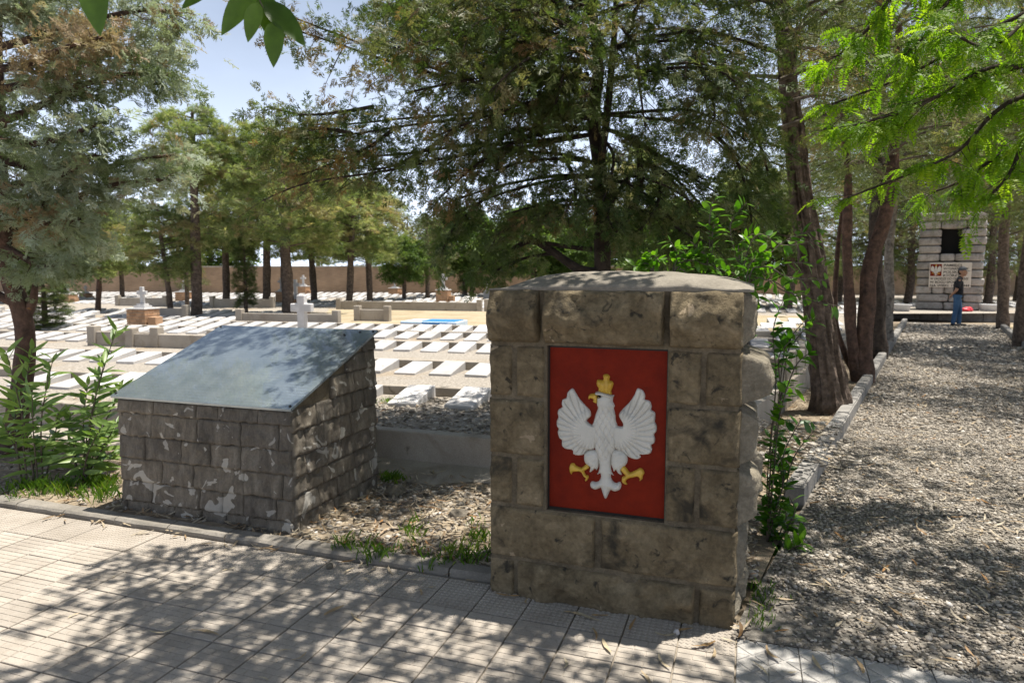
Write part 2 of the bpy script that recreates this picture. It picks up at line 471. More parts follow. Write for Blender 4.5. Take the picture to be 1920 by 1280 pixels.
def pebble_mat():
    m, nt, b = new_mat('pebbles')
    a = nt.nodes.new('ShaderNodeAttribute'); a.attribute_name = 'tint'
    c = ramp(nt, a.outputs['Fac'], [(0.0, (0.10, 0.084, 0.066)), (0.3, (0.22, 0.188, 0.15)), (0.6, (0.34, 0.298, 0.24)), (0.85, (0.45, 0.40, 0.335)), (1.0, (0.56, 0.52, 0.46))]).outputs['Color']
    n = noise_node(nt, 80, 3, 0.6, pos_of(nt))
    c = mixc(nt, c, ramp(nt, n.outputs['Fac'], [(0.3, (0.85,) * 3), (0.7, (1.15,) * 3)]).outputs['Color'], 1.0, 'MULTIPLY')
    nt.links.new(c, b.inputs['Base Color'])
    b.inputs['Roughness'].default_value = 0.8
    return m
M['pebble'] = pebble_mat()

def leaf_obj_mat(name, c1, c2, trans, tcol, rough=0.4, stripe=None):
    """single leaf: colour varies from leaf to leaf"""
    m, nt, b = new_mat(name)
    oi = nt.nodes.new('ShaderNodeObjectInfo')
    c = ramp(nt, oi.outputs['Random'], [(0, c1), (1, c2)]).outputs['Color']
    n = noise_node(nt, 30, 3, 0.6, pos_of(nt))
    c = mixc(nt, c, ramp(nt, n.outputs['Fac'], [(0.3, (0.85,) * 3), (0.7, (1.15,) * 3)]).outputs['Color'], 1.0, 'MULTIPLY')
    nt.links.new(c, b.inputs['Base Color'])
    b.inputs['Roughness'].default_value = rough
    t = nt.nodes.new('ShaderNodeBsdfTranslucent')
    nt.links.new(mixc(nt, c, tcol, 1.0, 'MULTIPLY'), t.inputs['Color'])
    mx = nt.nodes.new('ShaderNodeMixShader')
    mx.inputs['Fac'].default_value = trans
    nt.links.new(b.outputs['BSDF'], mx.inputs[1]); nt.links.new(t.outputs['BSDF'], mx.inputs[2])
    nt.links.new(mx.outputs['Shader'], nt.nodes['Material Output'].inputs['Surface'])
    return m
M['oleander'] = leaf_obj_mat('oleander_leaf', (0.12, 0.20, 0.06), (0.25, 0.35, 0.10), 0.4, (1.3, 1.45, 0.5))
M['ash'] = leaf_obj_mat('hanging_leaf', (0.05, 0.10, 0.015), (0.09, 0.16, 0.02), 0.5, (1.4, 1.6, 0.4))
M['shrubleaf'] = leaf_obj_mat('privet_leaf', (0.04, 0.12, 0.012), (0.13, 0.26, 0.025), 0.45, (1.4, 1.6, 0.4), 0.35)
M['dryleaf'] = leaf_obj_mat('fallen_leaf', (0.48, 0.41, 0.28), (0.34, 0.21, 0.09), 0.12, (1, 0.9, 0.6), 0.6)
# ------------------------------------------------------------------ ground, pavement, kerbs, path
TH = math.radians(-18.9)                     # heading of the pavement, pillar and lectern
def pv(x, y, z=0.0): return rot2((x, y, z), TH)          # pavement frame -> world
def to_pv(p): return rot2((p[0], p[1], 0), -TH)

def poly_sheet(name, pts, z, mat, kind='structure', label=None, cat=None):
    o = mesh_obj(name, [(p[0], p[1], z) for p in pts], [tuple(range(len(pts)))], mat)
    return tag(o, label, cat, None, kind)

def grid_sheet(name, x0, x1, y0, y1, z, res, amp, mat, frame, label, cat, freq=2.0):
    nx, ny = max(2, int((x1 - x0) / res)), max(2, int((y1 - y0) / res))
    V, Fc = [], []
    for j in range(ny + 1):
        for i in range(nx + 1):
            x = x0 + (x1 - x0) * i / nx; y = y0 + (y1 - y0) * j / ny
            w = frame(x, y)
            V.append((w[0], w[1], z + amp * mnoise.noise(Vector((w[0] * freq, w[1] * freq, 3.1)))))
    for j in range(ny):
        for i in range(nx):
            a = j * (nx + 1) + i
            Fc.append((a, a + 1, a + nx + 2, a + nx + 1))
    return tag(mesh_obj(name, V, Fc, mat, smooth=True), label, cat, None, 'structure')

ZF = 0.27                                     # level of the grave field
poly_sheet('ground', [(-400, -60), (400, -60), (400, 900), (-400, 900)], -0.035, M['dirt'], label='dusty brown soil around the pavement and the path', cat='ground')
KL = at(1500, 960)                            # a point of the path's left kerb line
DP = (at(1702, 603) - KL).normalized()        # direction of the gravel path
NP = Vector((DP.y, -DP.x, 0))
PW = 2.33
def pathp(s, w=0.0, z=0.0):
    p = KL + DP * s + NP * w
    return Vector((p.x, p.y, z))

# right edge of the grave field, parallel to the path
FR = Vector((3.2, 8.0, 0))
fr_corner = FR - DP * ((to_pv(FR).y - 5.02) / to_pv(DP).y)        # where the front wall meets the side kerb
WF = (FR - KL).dot(NP)
field_pts = [pv(-40, 5.02), fr_corner, FR + DP * 16.6, Vector((60, 24)), Vector((60, 90)), Vector((-90, 90)), Vector((-90, 20))]
poly_sheet('burial_ground', field_pts, ZF, M['fieldgravel'], label='pale gravel burial ground spreading behind the low wall', cat='ground')
grid_sheet('planting_bed', -12, -0.08, 3.30, 5.0, 0.012, 0.06, 0.035, M['dirt'], pv, 'brown leaf strewn bed between the kerb and the low wall', 'ground')
# strip of soil between the path kerb and the field edge
poly_sheet('verge', [pv(-.1, 3.62), pv(.1, 3.62), pathp(-.35, -0.03), pathp(20.6, -0.03), pathp(20.6, WF - .04), fr_corner + DP * .1], 0.008, M['dirt'],
           label='sandy verge with tree roots between path kerb and graves', cat='ground')
path_poly = [pv(-0.02, 3.05), pv(4.6, 3.05), pathp(0.5, PW + 1.2), pathp(20.6, PW), pathp(20.6, 0), pathp(-1.6, 0)]
poly_sheet('gravel_path', path_poly, 0.0, M['gravelbase'], label='wide gravel path leading to the stone monument', cat='path')
poly_sheet('right_verge', [pathp(1.5, PW + 0.1), pathp(21, PW + 0.1), pathp(21, PW + 20), pathp(1.5, PW + 20)], 0.006, M['drygrass'], label='dry ground under the trees beyond the path', cat='ground')

pave_root = mesh_obj('pavement', [pv(-9, -3, -0.012), pv(5.2, -3, -0.012), pv(5.2, 3.055, -0.012), pv(0.0, 3.06, -0.012), pv(0.0, 3.24, -0.012), pv(-9, 3.24, -0.012)],
                     [(0, 1, 2, 3, 4, 5)], M['grout'])
tag(pave_root, 'grey patterned paving in front of the lectern and pillar', 'pavement', None, 'structure')

TW, TD = 0.24, 0.205
def bar(V, Fc, poly, zt, zb, inset):
    """raised piece: polygon top inset from its base"""
    c = Vector((sum(p[0] for p in poly) / len(poly), sum(p[1] for p in poly) / len(poly), 0))
    b = len(V); n = len(poly)
    for p in poly: V.append((p[0], p[1], zb))
    for p in poly:
        d = Vector((c.x - p[0], c.y - p[1], 0))
        L = d.length
        d = d / L * min(inset * 1.4, L * 0.45)
        V.append((p[0] + d.x, p[1] + d.y, zt))
    Fc.append(tuple(range(b + n, b + 2 * n)))
    for i in range(n):
        j = (i + 1) % n
        Fc.append((b + i, b + j, b + n + j, b + n + i))

def tile_brick():
    V, Fc = [], []
    hw, hd = TW / 2 - 0.0025, TD / 2 - 0.0025
    bar(V, Fc, [(-hw, -hd), (hw, -hd), (hw, hd), (-hw, hd)], -0.0022, -0.03, 0.001)
    r = random.Random(5)
    n = 5
    for k in range(n):
        y0 = -hd + 2 * hd * k / n + 0.0016; y1 = -hd + 2 * hd * (k + 1) / n - 0.0016
        cuts = [-hw, -hw + 2 * hw * (0.5 if k % 2 == 0 else 0.22), hw] if k % 2 == 0 else [-hw, -hw * 0.45, hw * 0.55, hw]
        for a, b in zip(cuts[:-1], cuts[1:]):
            bar(V, Fc, [(a + 0.002, y0), (b - 0.002, y0), (b - 0.002, y1), (a + 0.002, y1)], 0.0, -0.0022, 0.0015)
    return V, Fc

def tile_hatch(w, d):
    V, Fc = [], []
    hw, hd = w / 2 - 0.0025, d / 2 - 0.0025
    bar(V, Fc, [(-hw, -hd), (hw, -hd), (hw, hd), (-hw, hd)], -0.003, -0.03, 0.001)
    nx, ny = 9, 11
    sx, sy = 2 * hw / nx, 2 * hd / ny
    for j in range(ny):
        for i in range(nx):
            cx = -hw + sx * (i + 0.5); cy = -hd + sy * (j + 0.5)
            bar(V, Fc, [(cx - sx * .46, cy - sy * .1), (cx + sx * .1, cy - sy * .46), (cx + sx * .46, cy + sy * .1), (cx - sx * .1, cy + sy * .46)], 0.0, -0.003, 0.002)
    return V, Fc

def tile_diamond(w):
    V, Fc = [], []
    h = w / 2 - 0.001
    bar(V, Fc, [(-h, -h), (h, -h), (h, h), (-h, h)], -0.004, -0.03, 0.001)
    q = h / 2
    g = 0.004
    for cx in (-q, q):
        for cy in (-q, q):
            s = q - g
            pieces = [[(cx, cy - s), (cx + s, cy), (cx, cy + s), (cx - s, cy)]]
            for sx in (-1, 1):
                for sy in (-1, 1):
                    pieces.append([(cx + sx * q, cy + sy * q), (cx + sx * (g * 2), cy + sy * q), (cx + sx * q, cy + sy * (g * 2))][::sx * sy])
            for p in pieces: bar(V, Fc, p, 0.0, -0.004, 0.003)
    return V, Fc

def mesh_from(name, VF, mat):
    me = bpy.data.meshes.new(name)
    me.from_pydata([tuple(v) for v in VF[0]], [], VF[1])
    me.materials.append(mat)
    me.update()
    return me

ME_T = {'brick': mesh_from('paving_tile', tile_brick(), M['pave']), 'hatch': mesh_from('paving_tile', tile_hatch(TW, 0.30), M['pave']),
        'diamond': mesh_from('paving_tile', tile_diamond(0.25), M['pave_light'])}
tiles = []
for i in range(-30, 0):
    x = -TW * (-i) + TW / 2 + 0.0
    for j in range(0, 26):
        tiles.append(('brick', x, 2.89 - TD * (j + 0.5)))
    tiles.append(('hatch', x, 2.89 + 0.155))
for i in range(0, 17):
    for j in range(0, 20):
        tiles.append(('diamond', 0.128 + i * 0.25, 3.05 - 0.125 - j * 0.25))
spare = {'brick': [], 'hatch': [], 'diamond': []}
seen_tiles = []
for k, x, y in tiles:
    w = pv(x, y)
    q = proj((w.x, w.y, 0))
    if q and -60 < q[0] < 1980 and q[1] < 1330:
        seen_tiles.append((k, x, y, (w.x ** 2 + w.y ** 2)))
    elif w.y > 0.3 and -7 < w.x < 6:
        spare[k].append((x, y))
seen_tiles.sort(key=lambda t: t[3])
print('tiles in view', len(seen_tiles))
for n, (k, x, y, d) in enumerate(seen_tiles):
    if n >= 300:
        spare[k].append((x, y)); continue
    o = obj('paving_tile', ME_T[k], pave_root)
    w = pv(x, y)
    o.location = (w.x, w.y, rnd.uniform(-0.0025, 0.0015))
    o.rotation_euler = (rnd.uniform(-.006, .006), rnd.uniform(-.006, .006), TH + (math.pi if rnd.random() < .5 else 0) + rnd.uniform(-.004, .004))
for k in spare:
    if not spare[k]: continue
    src = {'brick': tile_brick(), 'hatch': tile_hatch(TW, 0.30), 'diamond': tile_diamond(0.25)}[k]
    V, Fc = [], []
    for x, y in spare[k]:
        b = len(V)
        dz = rnd.uniform(-0.0025, 0.0015)
        for v in src[0]:
            w = pv(v[0] + x, v[1] + y); V.append((w.x, w.y, v[2] + dz))
        Fc += [tuple(b + i for i in f) for f in src[1]]
    o = mesh_obj('paving_tiles', V, Fc, M['pave_light' if k == 'diamond' else 'pave'], pave_root)
    o['kind'] = 'stuff'

# low kerb between pavement and bed, as single stones
kerb = empty('pavement_kerb', pv(-3, 3.25))
tag(kerb, 'low weathered kerb edging the paving below the lectern', 'kerb', None, 'structure')
kerb.rotation_euler = (0, 0, TH)
KX0 = -9.0
x = KX0
r = random.Random(3)
while x < -1.25:
    L = r.uniform(0.42, 0.55)
    x1 = min(x + L, -1.19)
    bm = bmesh.new()
    nseg = 5
    prof = [(3.215, -0.03), (3.215, 0.018), (3.23, 0.031), (3.305, 0.036), (3.325, 0.027), (3.325, -0.03)]
    rows = []
    for k in range(nseg + 1):
        xx = x + 0.004 + (x1 - x - 0.008) * k / nseg
        rows.append([bm.verts.new((xx + 3, yy - 3.25 + r.uniform(-.003, .003), zz + r.uniform(-.003, .003))) for yy, zz in prof])
    for a, b in zip(rows[:-1], rows[1:]):
        for k in range(len(prof) - 1):
            bm.faces.new((a[k], a[k + 1], b[k + 1], b[k]))
    bm.faces.new(rows[0]); bm.faces.new(rows[-1][::-1])
    bm_obj('kerb_stone', bm, M['kerb'], kerb)
    x = x1

def path_kerb(name, label, w0, s0, s1, side):
    root = empty(name, pathp(s0, w0), math.atan2(DP.y, DP.x))
    tag(root, label, 'kerb', None, 'structure')
    r = random.Random(int(s0 * 10) + 17)
    s = 0.0
    while s < s1 - s0 - 0.1:
        L = r.uniform(0.46, 0.52)
        y0, y1 = (0.0, 0.13) if side > 0 else (-0.13, 0.0)
        bm = bmesh.new()
        add_box(bm, -L / 2 + 0.0025, L / 2 - 0.0025, y0, y1, -0.1, 0.135 + r.uniform(-.005, .004))
        ed = [e for e in bm.edges if all(v.co.z > 0 for v in e.verts)]
        bmesh.ops.bevel(bm, geom=ed, offset=0.012, segments=2, affect='EDGES')
        o = bm_obj('kerb_stone', bm, M['pkerb'], root)
        o.location = (s + L / 2, 0, 0)
        o.rotation_euler = (r.uniform(-.02, .02), r.uniform(-.006, .006), r.uniform(-.012, .012))
        s += L
    return root
path_kerb('path_kerb', 'grey concrete kerb along the side of the path nearer the graves', 0.0, 0.15, 20.2, 1)
path_kerb('path_kerb', 'grey concrete kerb along the far side of the path', PW, 2.0, 20.2, -1)

# low retaining wall in front of the graves, with its sloping foot
lw = empty('low_wall', pv(-3, 5.0), TH)
tag(lw, 'low plain concrete wall holding up the graves behind the lectern', 'wall')
LWX = to_pv(fr_corner).x + 3.05
bev_box('wall_panel', -20, LWX, -0.06, 0.06, -0.05, 0.305, M['conc'], lw, 0.012)
mesh_obj('footing', [(-20, -0.40, 0.0), (LWX, -0.40, 0.0), (LWX, -0.055, 0.07), (-20, -0.055, 0.07), (-20, -0.40, -0.05), (LWX, -0.40, -0.05)],
         [(0, 1, 2, 3), (4, 5, 1, 0)], M['conc'], lw)
# side retaining kerb of the field along the verge
sk = empty('retaining_kerb', fr_corner, math.atan2(DP.y, DP.x))
tag(sk, 'row of grey concrete panels edging the graves beside the leaning tree', 'kerb')
s = 0
while s < 20:
    bev_box('panel', s + 0.004, s + 0.996, -0.05, 0.05, -0.03, 0.32 + rnd.uniform(-.01, .01), M['conc'], sk, 0.008, 1)
    s += 1.0

# far boundary wall
bwm, nt, b = new_mat('brick_wall')
tcn = nt.nodes.new('ShaderNodeTexCoord')
mpn = nt.nodes.new('ShaderNodeMapping'); mpn.inputs['Rotation'].default_value = (math.pi / 2, 0, 0)
br = nt.nodes.new('ShaderNodeTexBrick')
br.inputs['Scale'].default_value = 1.0
br.inputs['Brick Width'].default_value = 0.22; br.inputs['Row Height'].default_value = 0.075; br.inputs['Mortar Size'].default_value = 0.008
br.inputs['Color1'].default_value = (0.40, 0.27, 0.17, 1); br.inputs['Color2'].default_value = (0.33, 0.22, 0.135, 1); br.inputs['Mortar'].default_value = (0.30, 0.24, 0.18, 1)
nt.links.new(tcn.outputs['Object'], mpn.inputs['Vector']); nt.links.new(mpn.outputs['Vector'], br.inputs['Vector'])
nn = noise_node(nt, 0.8, 5, 0.6, tcn.outputs['Object'])
nt.links.new(mixc(nt, br.outputs['Color'], ramp(nt, nn.outputs['Fac'], [(0.3, (0.75,) * 3), (0.7, (1.2,) * 3)]).outputs['Color'], 1.0, 'MULTIPLY'), b.inputs['Base Color'])
b.inputs['Roughness'].default_value = 0.95
wallo = empty('boundary_wall', (0, 42, ZF), math.radians(-4))
tag(wallo, 'long tan brick boundary wall behind the trees at the back', 'wall')
bev_box('brickwork', -70, 70, -0.15, 0.15, -0.3, 1.62, bwm, wallo, 0)
bev_box('coping', -70, 70, -0.19, 0.19, 1.622, 1.70, M['conc'], wallo, 0.01)
ww = bev_box('brickwork', -0.15, 0.15, -60, 0, -0.3, 2.2, bwm, None, 0)
ww.name = 'side_boundary_wall'; ww.location = (47, 40, 0); tag(ww, 'brick boundary wall behind the monument and its trees', 'wall')

# ------------------------------------------------------------------ pebbles
ICO = None
def ico():
    global ICO
    if ICO is None:
        bm = bmesh.new()
        bmesh.ops.create_icosphere(bm, subdivisions=1, radius=1)
        ICO = (np.array([v.co[:] for v in bm.verts], np.float32), np.array([[v.index for v in f.verts] for f in bm.faces], np.int32))
        bm.free()
    return ICO

def in_poly(pts, poly):
    x, y = pts[:, 0], pts[:, 1]
    c = np.zeros(len(pts), bool)
    n = len(poly)
    for i in range(n):
        x0, y0 = poly[i][0], poly[i][1]; x1, y1 = poly[(i + 1) % n][0], poly[(i + 1) % n][1]
        if y0 == y1: continue
        t = ((y0 > y) != (y1 > y)) & (x < (x1 - x0) * (y - y0) / (y1 - y0) + x0)
        c ^= t
    return c

def frame_mask(P, margin=120):
    x, y = P[:, 0], P[:, 1]
    dz = y * math.cos(PITCH) + CAMH * math.sin(PITCH)
    up = y * math.sin(PITCH) - CAMH * math.cos(PITCH)
    px = 960 + F * x / np.maximum(dz, 0.05); py = 640 - F * up / np.maximum(dz, 0.05)
    return (dz > 0.3) & (px > -margin) & (px < 1920 + margin) & (py < 1280 + margin)

def scatter(poly, dens, rng, avoid=()):
    A = np.array([[p[0], p[1]] for p in poly])
    lo, hi = A.min(0), A.max(0)
    n = int((hi[0] - lo[0]) * (hi[1] - lo[1]) * dens)
    P = rng.uniform(lo, hi, (n, 2))
    P = P[in_poly(P, poly)]
    P = P[frame_mask(P)]
    for q in avoid: P = P[~in_poly(P, q)]
    return P

def pebbles(name, P, size, z, rng, label, flat=0.5):
    V0, F0 = ico()
    n = len(P)
    if hasattr(z, '__call__'): z = np.array([z(p[0], p[1]) for p in P])
    s = size * rng.lognormal(0, 0.33, n)
    sc = np.stack([s * rng.uniform(0.8, 1.35, n), s * rng.uniform(0.6, 1.0, n), s * flat * rng.uniform(0.7, 1.2, n)], 1)
    a = rng.uniform(0, 2 * np.pi, n)
    jit = 1 + rng.uniform(-0.22, 0.22, (n, len(V0), 1))
    L = V0[None] * jit * sc[:, None, :]
    tl = rng.uniform(-0.45, 0.45, n)
    y = L[..., 1] * np.cos(tl)[:, None] - L[..., 2] * np.sin(tl)[:, None]
    zz = L[..., 1] * np.sin(tl)[:, None] + L[..., 2] * np.cos(tl)[:, None]
    X = L[..., 0] * np.cos(a)[:, None] - y * np.sin(a)[:, None] + P[:, 0:1]
    Y = L[..., 0] * np.sin(a)[:, None] + y * np.cos(a)[:, None] + P[:, 1:2]
    Z = zz + (np.asarray(z).reshape(-1, 1) if np.ndim(z) else z) + rng.uniform(-0.3, 0.6, n)[:, None] * s[:, None] * 0.6
    V = np.stack([X, Y, Z], 2).reshape(-1, 3)
    Fc = (F0[None] + (np.arange(n) * len(V0))[:, None, None]).reshape(-1, 3)
    t = np.clip(rng.normal(0.5, 0.24, n), 0, 1)
    me = fast_mesh(name, V, Fc, M['pebble'], np.repeat(t, len(V0)), True)
    return tag(obj(name, me), label, 'gravel', None, 'stuff')

near = [p for p in (pv(-0.02, 3.03), pv(3.4, 3.03), pathp(2.2, PW + .3), pathp(3.2, PW), pathp(3.2, 0.02), pathp(-1.6, 0.02))]
P = scatter(near, 3800, RNG)
keep = RNG.random(len(P)) < np.clip((np.hypot(P[:, 0] - 1.15, P[:, 1] - 3.0) - 0.05) * 1.6, 0.05, 1)   # bare soil by the pillar's corner
pebbles('path_gravel', P[keep], 0.0086, 0.003, RNG, 'loose grey and buff pebbles on the near part of the path')
mid = [pathp(3.2, 0.02), pathp(3.2, PW), pathp(9.5, PW), pathp(9.5, 0.02)]
pebbles('path_gravel', scatter(mid, 1100, RNG), 0.0135, 0.006, RNG, 'loose pebbles on the path beside the leaning tree trunks')
far_ = [pathp(9.5, 0.02), pathp(9.5, PW), pathp(20.2, PW), pathp(20.2, 0.02)]
pebbles('path_gravel', scatter(far_, 260, RNG), 0.026, 0.003, RNG, 'loose pebbles on the far part of the path before the monument')
bedz = lambda x, y: 0.012 + 0.035 * mnoise.noise(Vector((x * 2.0, y * 2.0, 3.1)))
bedpoly = [pv(-2.56, 3.34), pv(-1.18, 3.34), pv(-1.18, 3.66), pv(.1, 3.66), pv(.1, 4.6), pv(-4.2, 4.6), pv(-4.2, 4.42), pv(-2.56, 4.4)]
pebbles('bed_gravel', scatter(bedpoly, 1100, RNG), 0.0135, bedz, RNG, 'rounded pebbles in the bed between lectern and pillar')
bedpoly2 = [pv(-6, 3.34), pv(-2.6, 3.34), pv(-2.6, 4.6), pv(-6, 4.6)]
pebbles('bed_gravel', scatter(bedpoly2, 120, RNG), 0.017, bedz, RNG, 'scattered pebbles in the bed under the oleander')
# ------------------------------------------------------------------ leaf litter (dry narrow leaves)
def litter_template(r):
    """one curled narrow leaf, length 1 along x"""
    n = 5
    bend, curl, wd = r.uniform(-0.7, 0.7), r.uniform(0.0, 1.1), r.uniform(0.04, 0.085)
    V, Fc = [], []
    for i in range(n + 1):
        t = i / n
        w = wd * math.sin(math.pi * min(1, 0.08 + t * 0.92)) ** 0.7 * (1 if i < n else 0.1)
        y0 = bend * (t - 0.5) ** 2
        z0 = curl * 0.35 * (t - 0.45) ** 2 + 0.02
        tw = r.uniform(-.4, .4)
        V += [(t - .5, y0 - w * math.cos(tw), z0 - w * math.sin(tw) + 0.02), (t - .5, y0 + w * math.cos(tw), z0 + w * math.sin(tw) + 0.02)]
    for i in range(n):
        Fc.append((2 * i, 2 * i + 2, 2 * i + 3, 2 * i + 1))
    return np.array(V, np.float32), np.array(Fc, np.int32)
rr = random.Random(21)
LT = [litter_template(rr) for _ in range(8)]

def litter(name, P, size, z, rng, label, tint_c=0.6):
    Vs, Fs, Ts = [], [], []
    off = 0
    idx = rng.integers(0, len(LT), len(P))
    for p, k in zip(P, idx):
        V, Fc = LT[k]
        a = rng.uniform(0, 2 * np.pi); s = size * rng.uniform(0.6, 1.35)
        c, sn = math.cos(a), math.sin(a)
        zz = z(p[0], p[1]) if callable(z) else z
        tlt = rng.uniform(-0.25, 0.25)
        L = V * s
        Vs.append(np.stack([L[:, 0] * c - L[:, 1] * sn + p[0], L[:, 0] * sn + L[:, 1] * c + p[1], np.maximum(L[:, 2] + tlt * L[:, 0], -0.004) + zz + 0.006], 1))
        Fs.append(Fc + off); off += len(V)
        Ts.append(np.full(len(V), np.clip(rng.normal(tint_c, 0.24), 0, 1)))
    me = fast_mesh(name, np.concatenate(Vs), np.concatenate(Fs), M['lf_litter'], np.concatenate(Ts), False)
    return tag(obj(name, me), label, 'leaf litter', None, 'stuff')
litter('leaf_litter', scatter(bedpoly, 330, RNG), 0.085, lambda x, y: bedz(x, y) + 0.012, RNG, 'dry narrow leaves strewn over the bed between lectern and pillar')
litter('leaf_litter', scatter([pv(-6, 3.3), pv(-1.5, 3.3), pv(-1.5, 3.42), pv(-6, 3.42)], 300, RNG), 0.085, lambda x, y: bedz(x, y) + 0.01, RNG, 'dry leaves gathered along the foot of the lectern')
litter('leaf_litter', scatter([pv(-7, 3.4), pv(-2.75, 3.4), pv(-2.75, 4.6), pv(-7, 4.6)], 230, RNG), 0.085, lambda x, y: bedz(x, y) + 0.012, RNG, 'dry leaves on the ground under the oleander', 0.66)
litter('leaf_litter', scatter([pv(-4.6, 3.12), pv(-1.3, 3.12), pv(-1.3, 3.22), pv(-4.6, 3.22)], 130, RNG), 0.08, 0.0, RNG, 'dry leaves caught against the kerb on the paving')
P = scatter(near, 70, RNG)
litter('leaf_litter', P, 0.085, 0.018, RNG, 'dry narrow leaves scattered over the near gravel')
litter('leaf_litter', scatter(mid, 30, RNG), 0.1, 0.02, RNG, 'dry leaves scattered on the gravel beside the tree trunks')
litter('leaf_litter', scatter([pathp(-1.2, -1.2), pathp(-1.2, -.1), pathp(6, -.1), pathp(6, -1.6)], 190, RNG), 0.085, 0.012, RNG, 'dry leaves on the sandy verge under the leaning tree', 0.62)
litter('leaf_litter', scatter([pv(-3.2, 4.6), pv(0, 4.6), pv(0, 4.9), pv(-3.2, 4.9)], 150, RNG), 0.085, 0.03, RNG, 'dry leaves on the footing of the low wall')
litter('leaf_litter', scatter([pv(-7, 5.08), pv(0.6, 5.08), pv(0.6, 6.1), pv(-7, 6.1)], 110, RNG), 0.08, ZF + 0.004, RNG, 'dry leaves on the gravel behind the low wall', 0.7)
pebbles('field_gravel', scatter([pv(-3.6, 5.06), pv(0.8, 5.06), pv(0.8, 6.6), pv(-3.6, 6.6)], 380, RNG), 0.017, ZF + .003, RNG, 'pale pebbles between the low wall and the first tablets')

# single fallen leaves on the paving (photo pixels), each a thing
LM = []
for k, (V, Fc) in enumerate(LT):
    me = bpy.data.meshes.new('fallen_leaf')
    me.from_pydata([tuple(v) for v in V.tolist()], [], Fc.tolist())
    me.materials.append(M['dryleaf'])
    md = None
    LM.append(me)
fl = [(1240, 1243, .11, 'large curled buff leaf lying in sun on the paving below the pillar'), (1118, 1190, .10, 'rust brown curled leaf on the paving under the pillar front'),
      (1063, 1246, .075, 'small orange brown leaf near the bottom edge of the paving'), (1135, 1212, .12, 'long thin pale leaf on the paving below the rust brown leaf'),
      (1320, 1212, .13, 'thin straight leaf on paving below the right corner of the pillar'), (1340, 1228, .09, 'grey green leaf on the paving at the pattern change'),
      (1370, 1203, .09, 'brown leaf at the pillar corner where paving patterns meet'), (1250, 1193, .10, 'pale leaf beside a small pebble at the pillar foot'),
      (1280, 1182, .10, 'grey green leaf touching the pillar foot'), (950, 1118, .13, 'curved pale leaf at the left corner of the pillar foot'),
      (985, 1130, .06, 'short yellowish leaf in shade near the pillar left corner'), (1100, 1158, .13, 'long buff leaf in the heap under the pillar'),
      (1075, 1150, .09, 'upright brown leaf in the heap under the pillar'), (1120, 1155, .10, 'yellowish leaf on top of the heap under the pillar'),
      (1185, 1172, .12, 'thin pale leaf in the shade of the pillar foot'), (530, 1220, .07, 'yellow leaf on the sunlit paving near the bottom left'),
      (562, 1235, .08, 'pale thin leaf just below the yellow leaf on paving'), (665, 1160, .11, 'cream curled leaf on the middle of the paving'),
      (620, 1148, .13, 'long dark curled leaf beside the cream leaf on paving'), (790, 1112, .08, 'thin white curved leaf on the hatched border tiles'),
      (806, 1102, .06, 'short white leaf upright on the hatched border tiles'), (765, 1088, .09, 'pale curved leaf beside the kerb near the pillar'),
      (690, 1090, .08, 'pale bent leaf on hatched tiles beside the kerb'), (650, 1072, .09, 'orange brown leaf in the small heap by the kerb'),
      (300, 1188, .11, 'long buff leaf on shaded paving near the lower left'), (390, 1186, .16, 'very long straight thin leaf on shaded paving'),
      (212, 1083, .05, 'small orange leaf on the sunlit paving at left'), (180, 1087, .04, 'tiny yellow leaf on the brightest paving at left'),
      (138, 1154, .055, 'orange leaf on paving at the edge of the shade'), (425, 1069, .08, 'pale flat leaf on paving below the lectern'),
      (495, 1085, .06, 'buff leaf lying across a joint below the lectern'), (495, 1272, .06, 'orange leaf at the bottom edge of the paving'),
      (1215, 1275, .10, 'pale leaf cut by the bottom edge of the picture'), (1430, 1256, .11, 'white straight leaf on the diamond paving'),
      (1445, 1230, .12, 'buff thin leaf on the diamond paving near the gravel'), (1530, 1245, .12, 'curled rust edged leaf on the diamond paving'),
      (1480, 1262, .06, 'small dark curled leaf on the diamond paving'), (1615, 1252, .12, 'long buff leaf on the diamond paving at right')]
for n, (px, py, s, lb) in enumerate(fl):
    o = obj('fallen_leaf', LM[n % len(LM)])
    p = at(px, py)
    o.location = (p.x, p.y, 0.004)
    o.scale = (s, s, s)
    o.rotation_euler = (0, 0, rnd.uniform(0, 6.28))
    tag(o, lb, 'leaf', 'dry leaves on the paving')
# a few stones lying in the bed
def rock(name, p, s, label, mat, seed):
    bm = bmesh.new()
    bmesh.ops.create_icosphere(bm, subdivisions=3, radius=1)
    for v in bm.verts:
        k = 1 + 0.35 * mnoise.noise(v.co * 1.3 + Vector((seed, 0, 0))) + 0.1 * mnoise.noise(v.co * 4 + Vector((seed, 5, 0)))
        v.co = Vector((v.co.x * s[0], v.co.y * s[1], max(-0.2, v.co.z) * s[2])) * k
    o = bm_obj(name, bm, mat)
    o.location = p; o.rotation_euler = (0, 0, seed)
    return tag(o, label, 'stone')
p = at(742, 925); rock('loose_stone', (p.x, p.y, .015), (.085, .06, .05), 'flat grey stone in the bed beside the lectern', M['pillar_side'], 1.2)
p = at(858, 975); rock('loose_stone', (p.x, p.y, .015), (.075, .06, .06), 'dark brown stone in the bed beside the pillar', M['slate'], 2.9)
p = at(618, 1063); rock('loose_stone', (p.x, p.y, .005), (.022, .02, .02), 'small grey pebble on paving at the foot of the kerb', M['pillar_side'], 4.1)
p = at(1269, 1187); rock('loose_stone', (p.x, p.y, .005), (.014, .013, .016), 'small white pebble at the foot of the pillar', M['tablet'], 0.4)
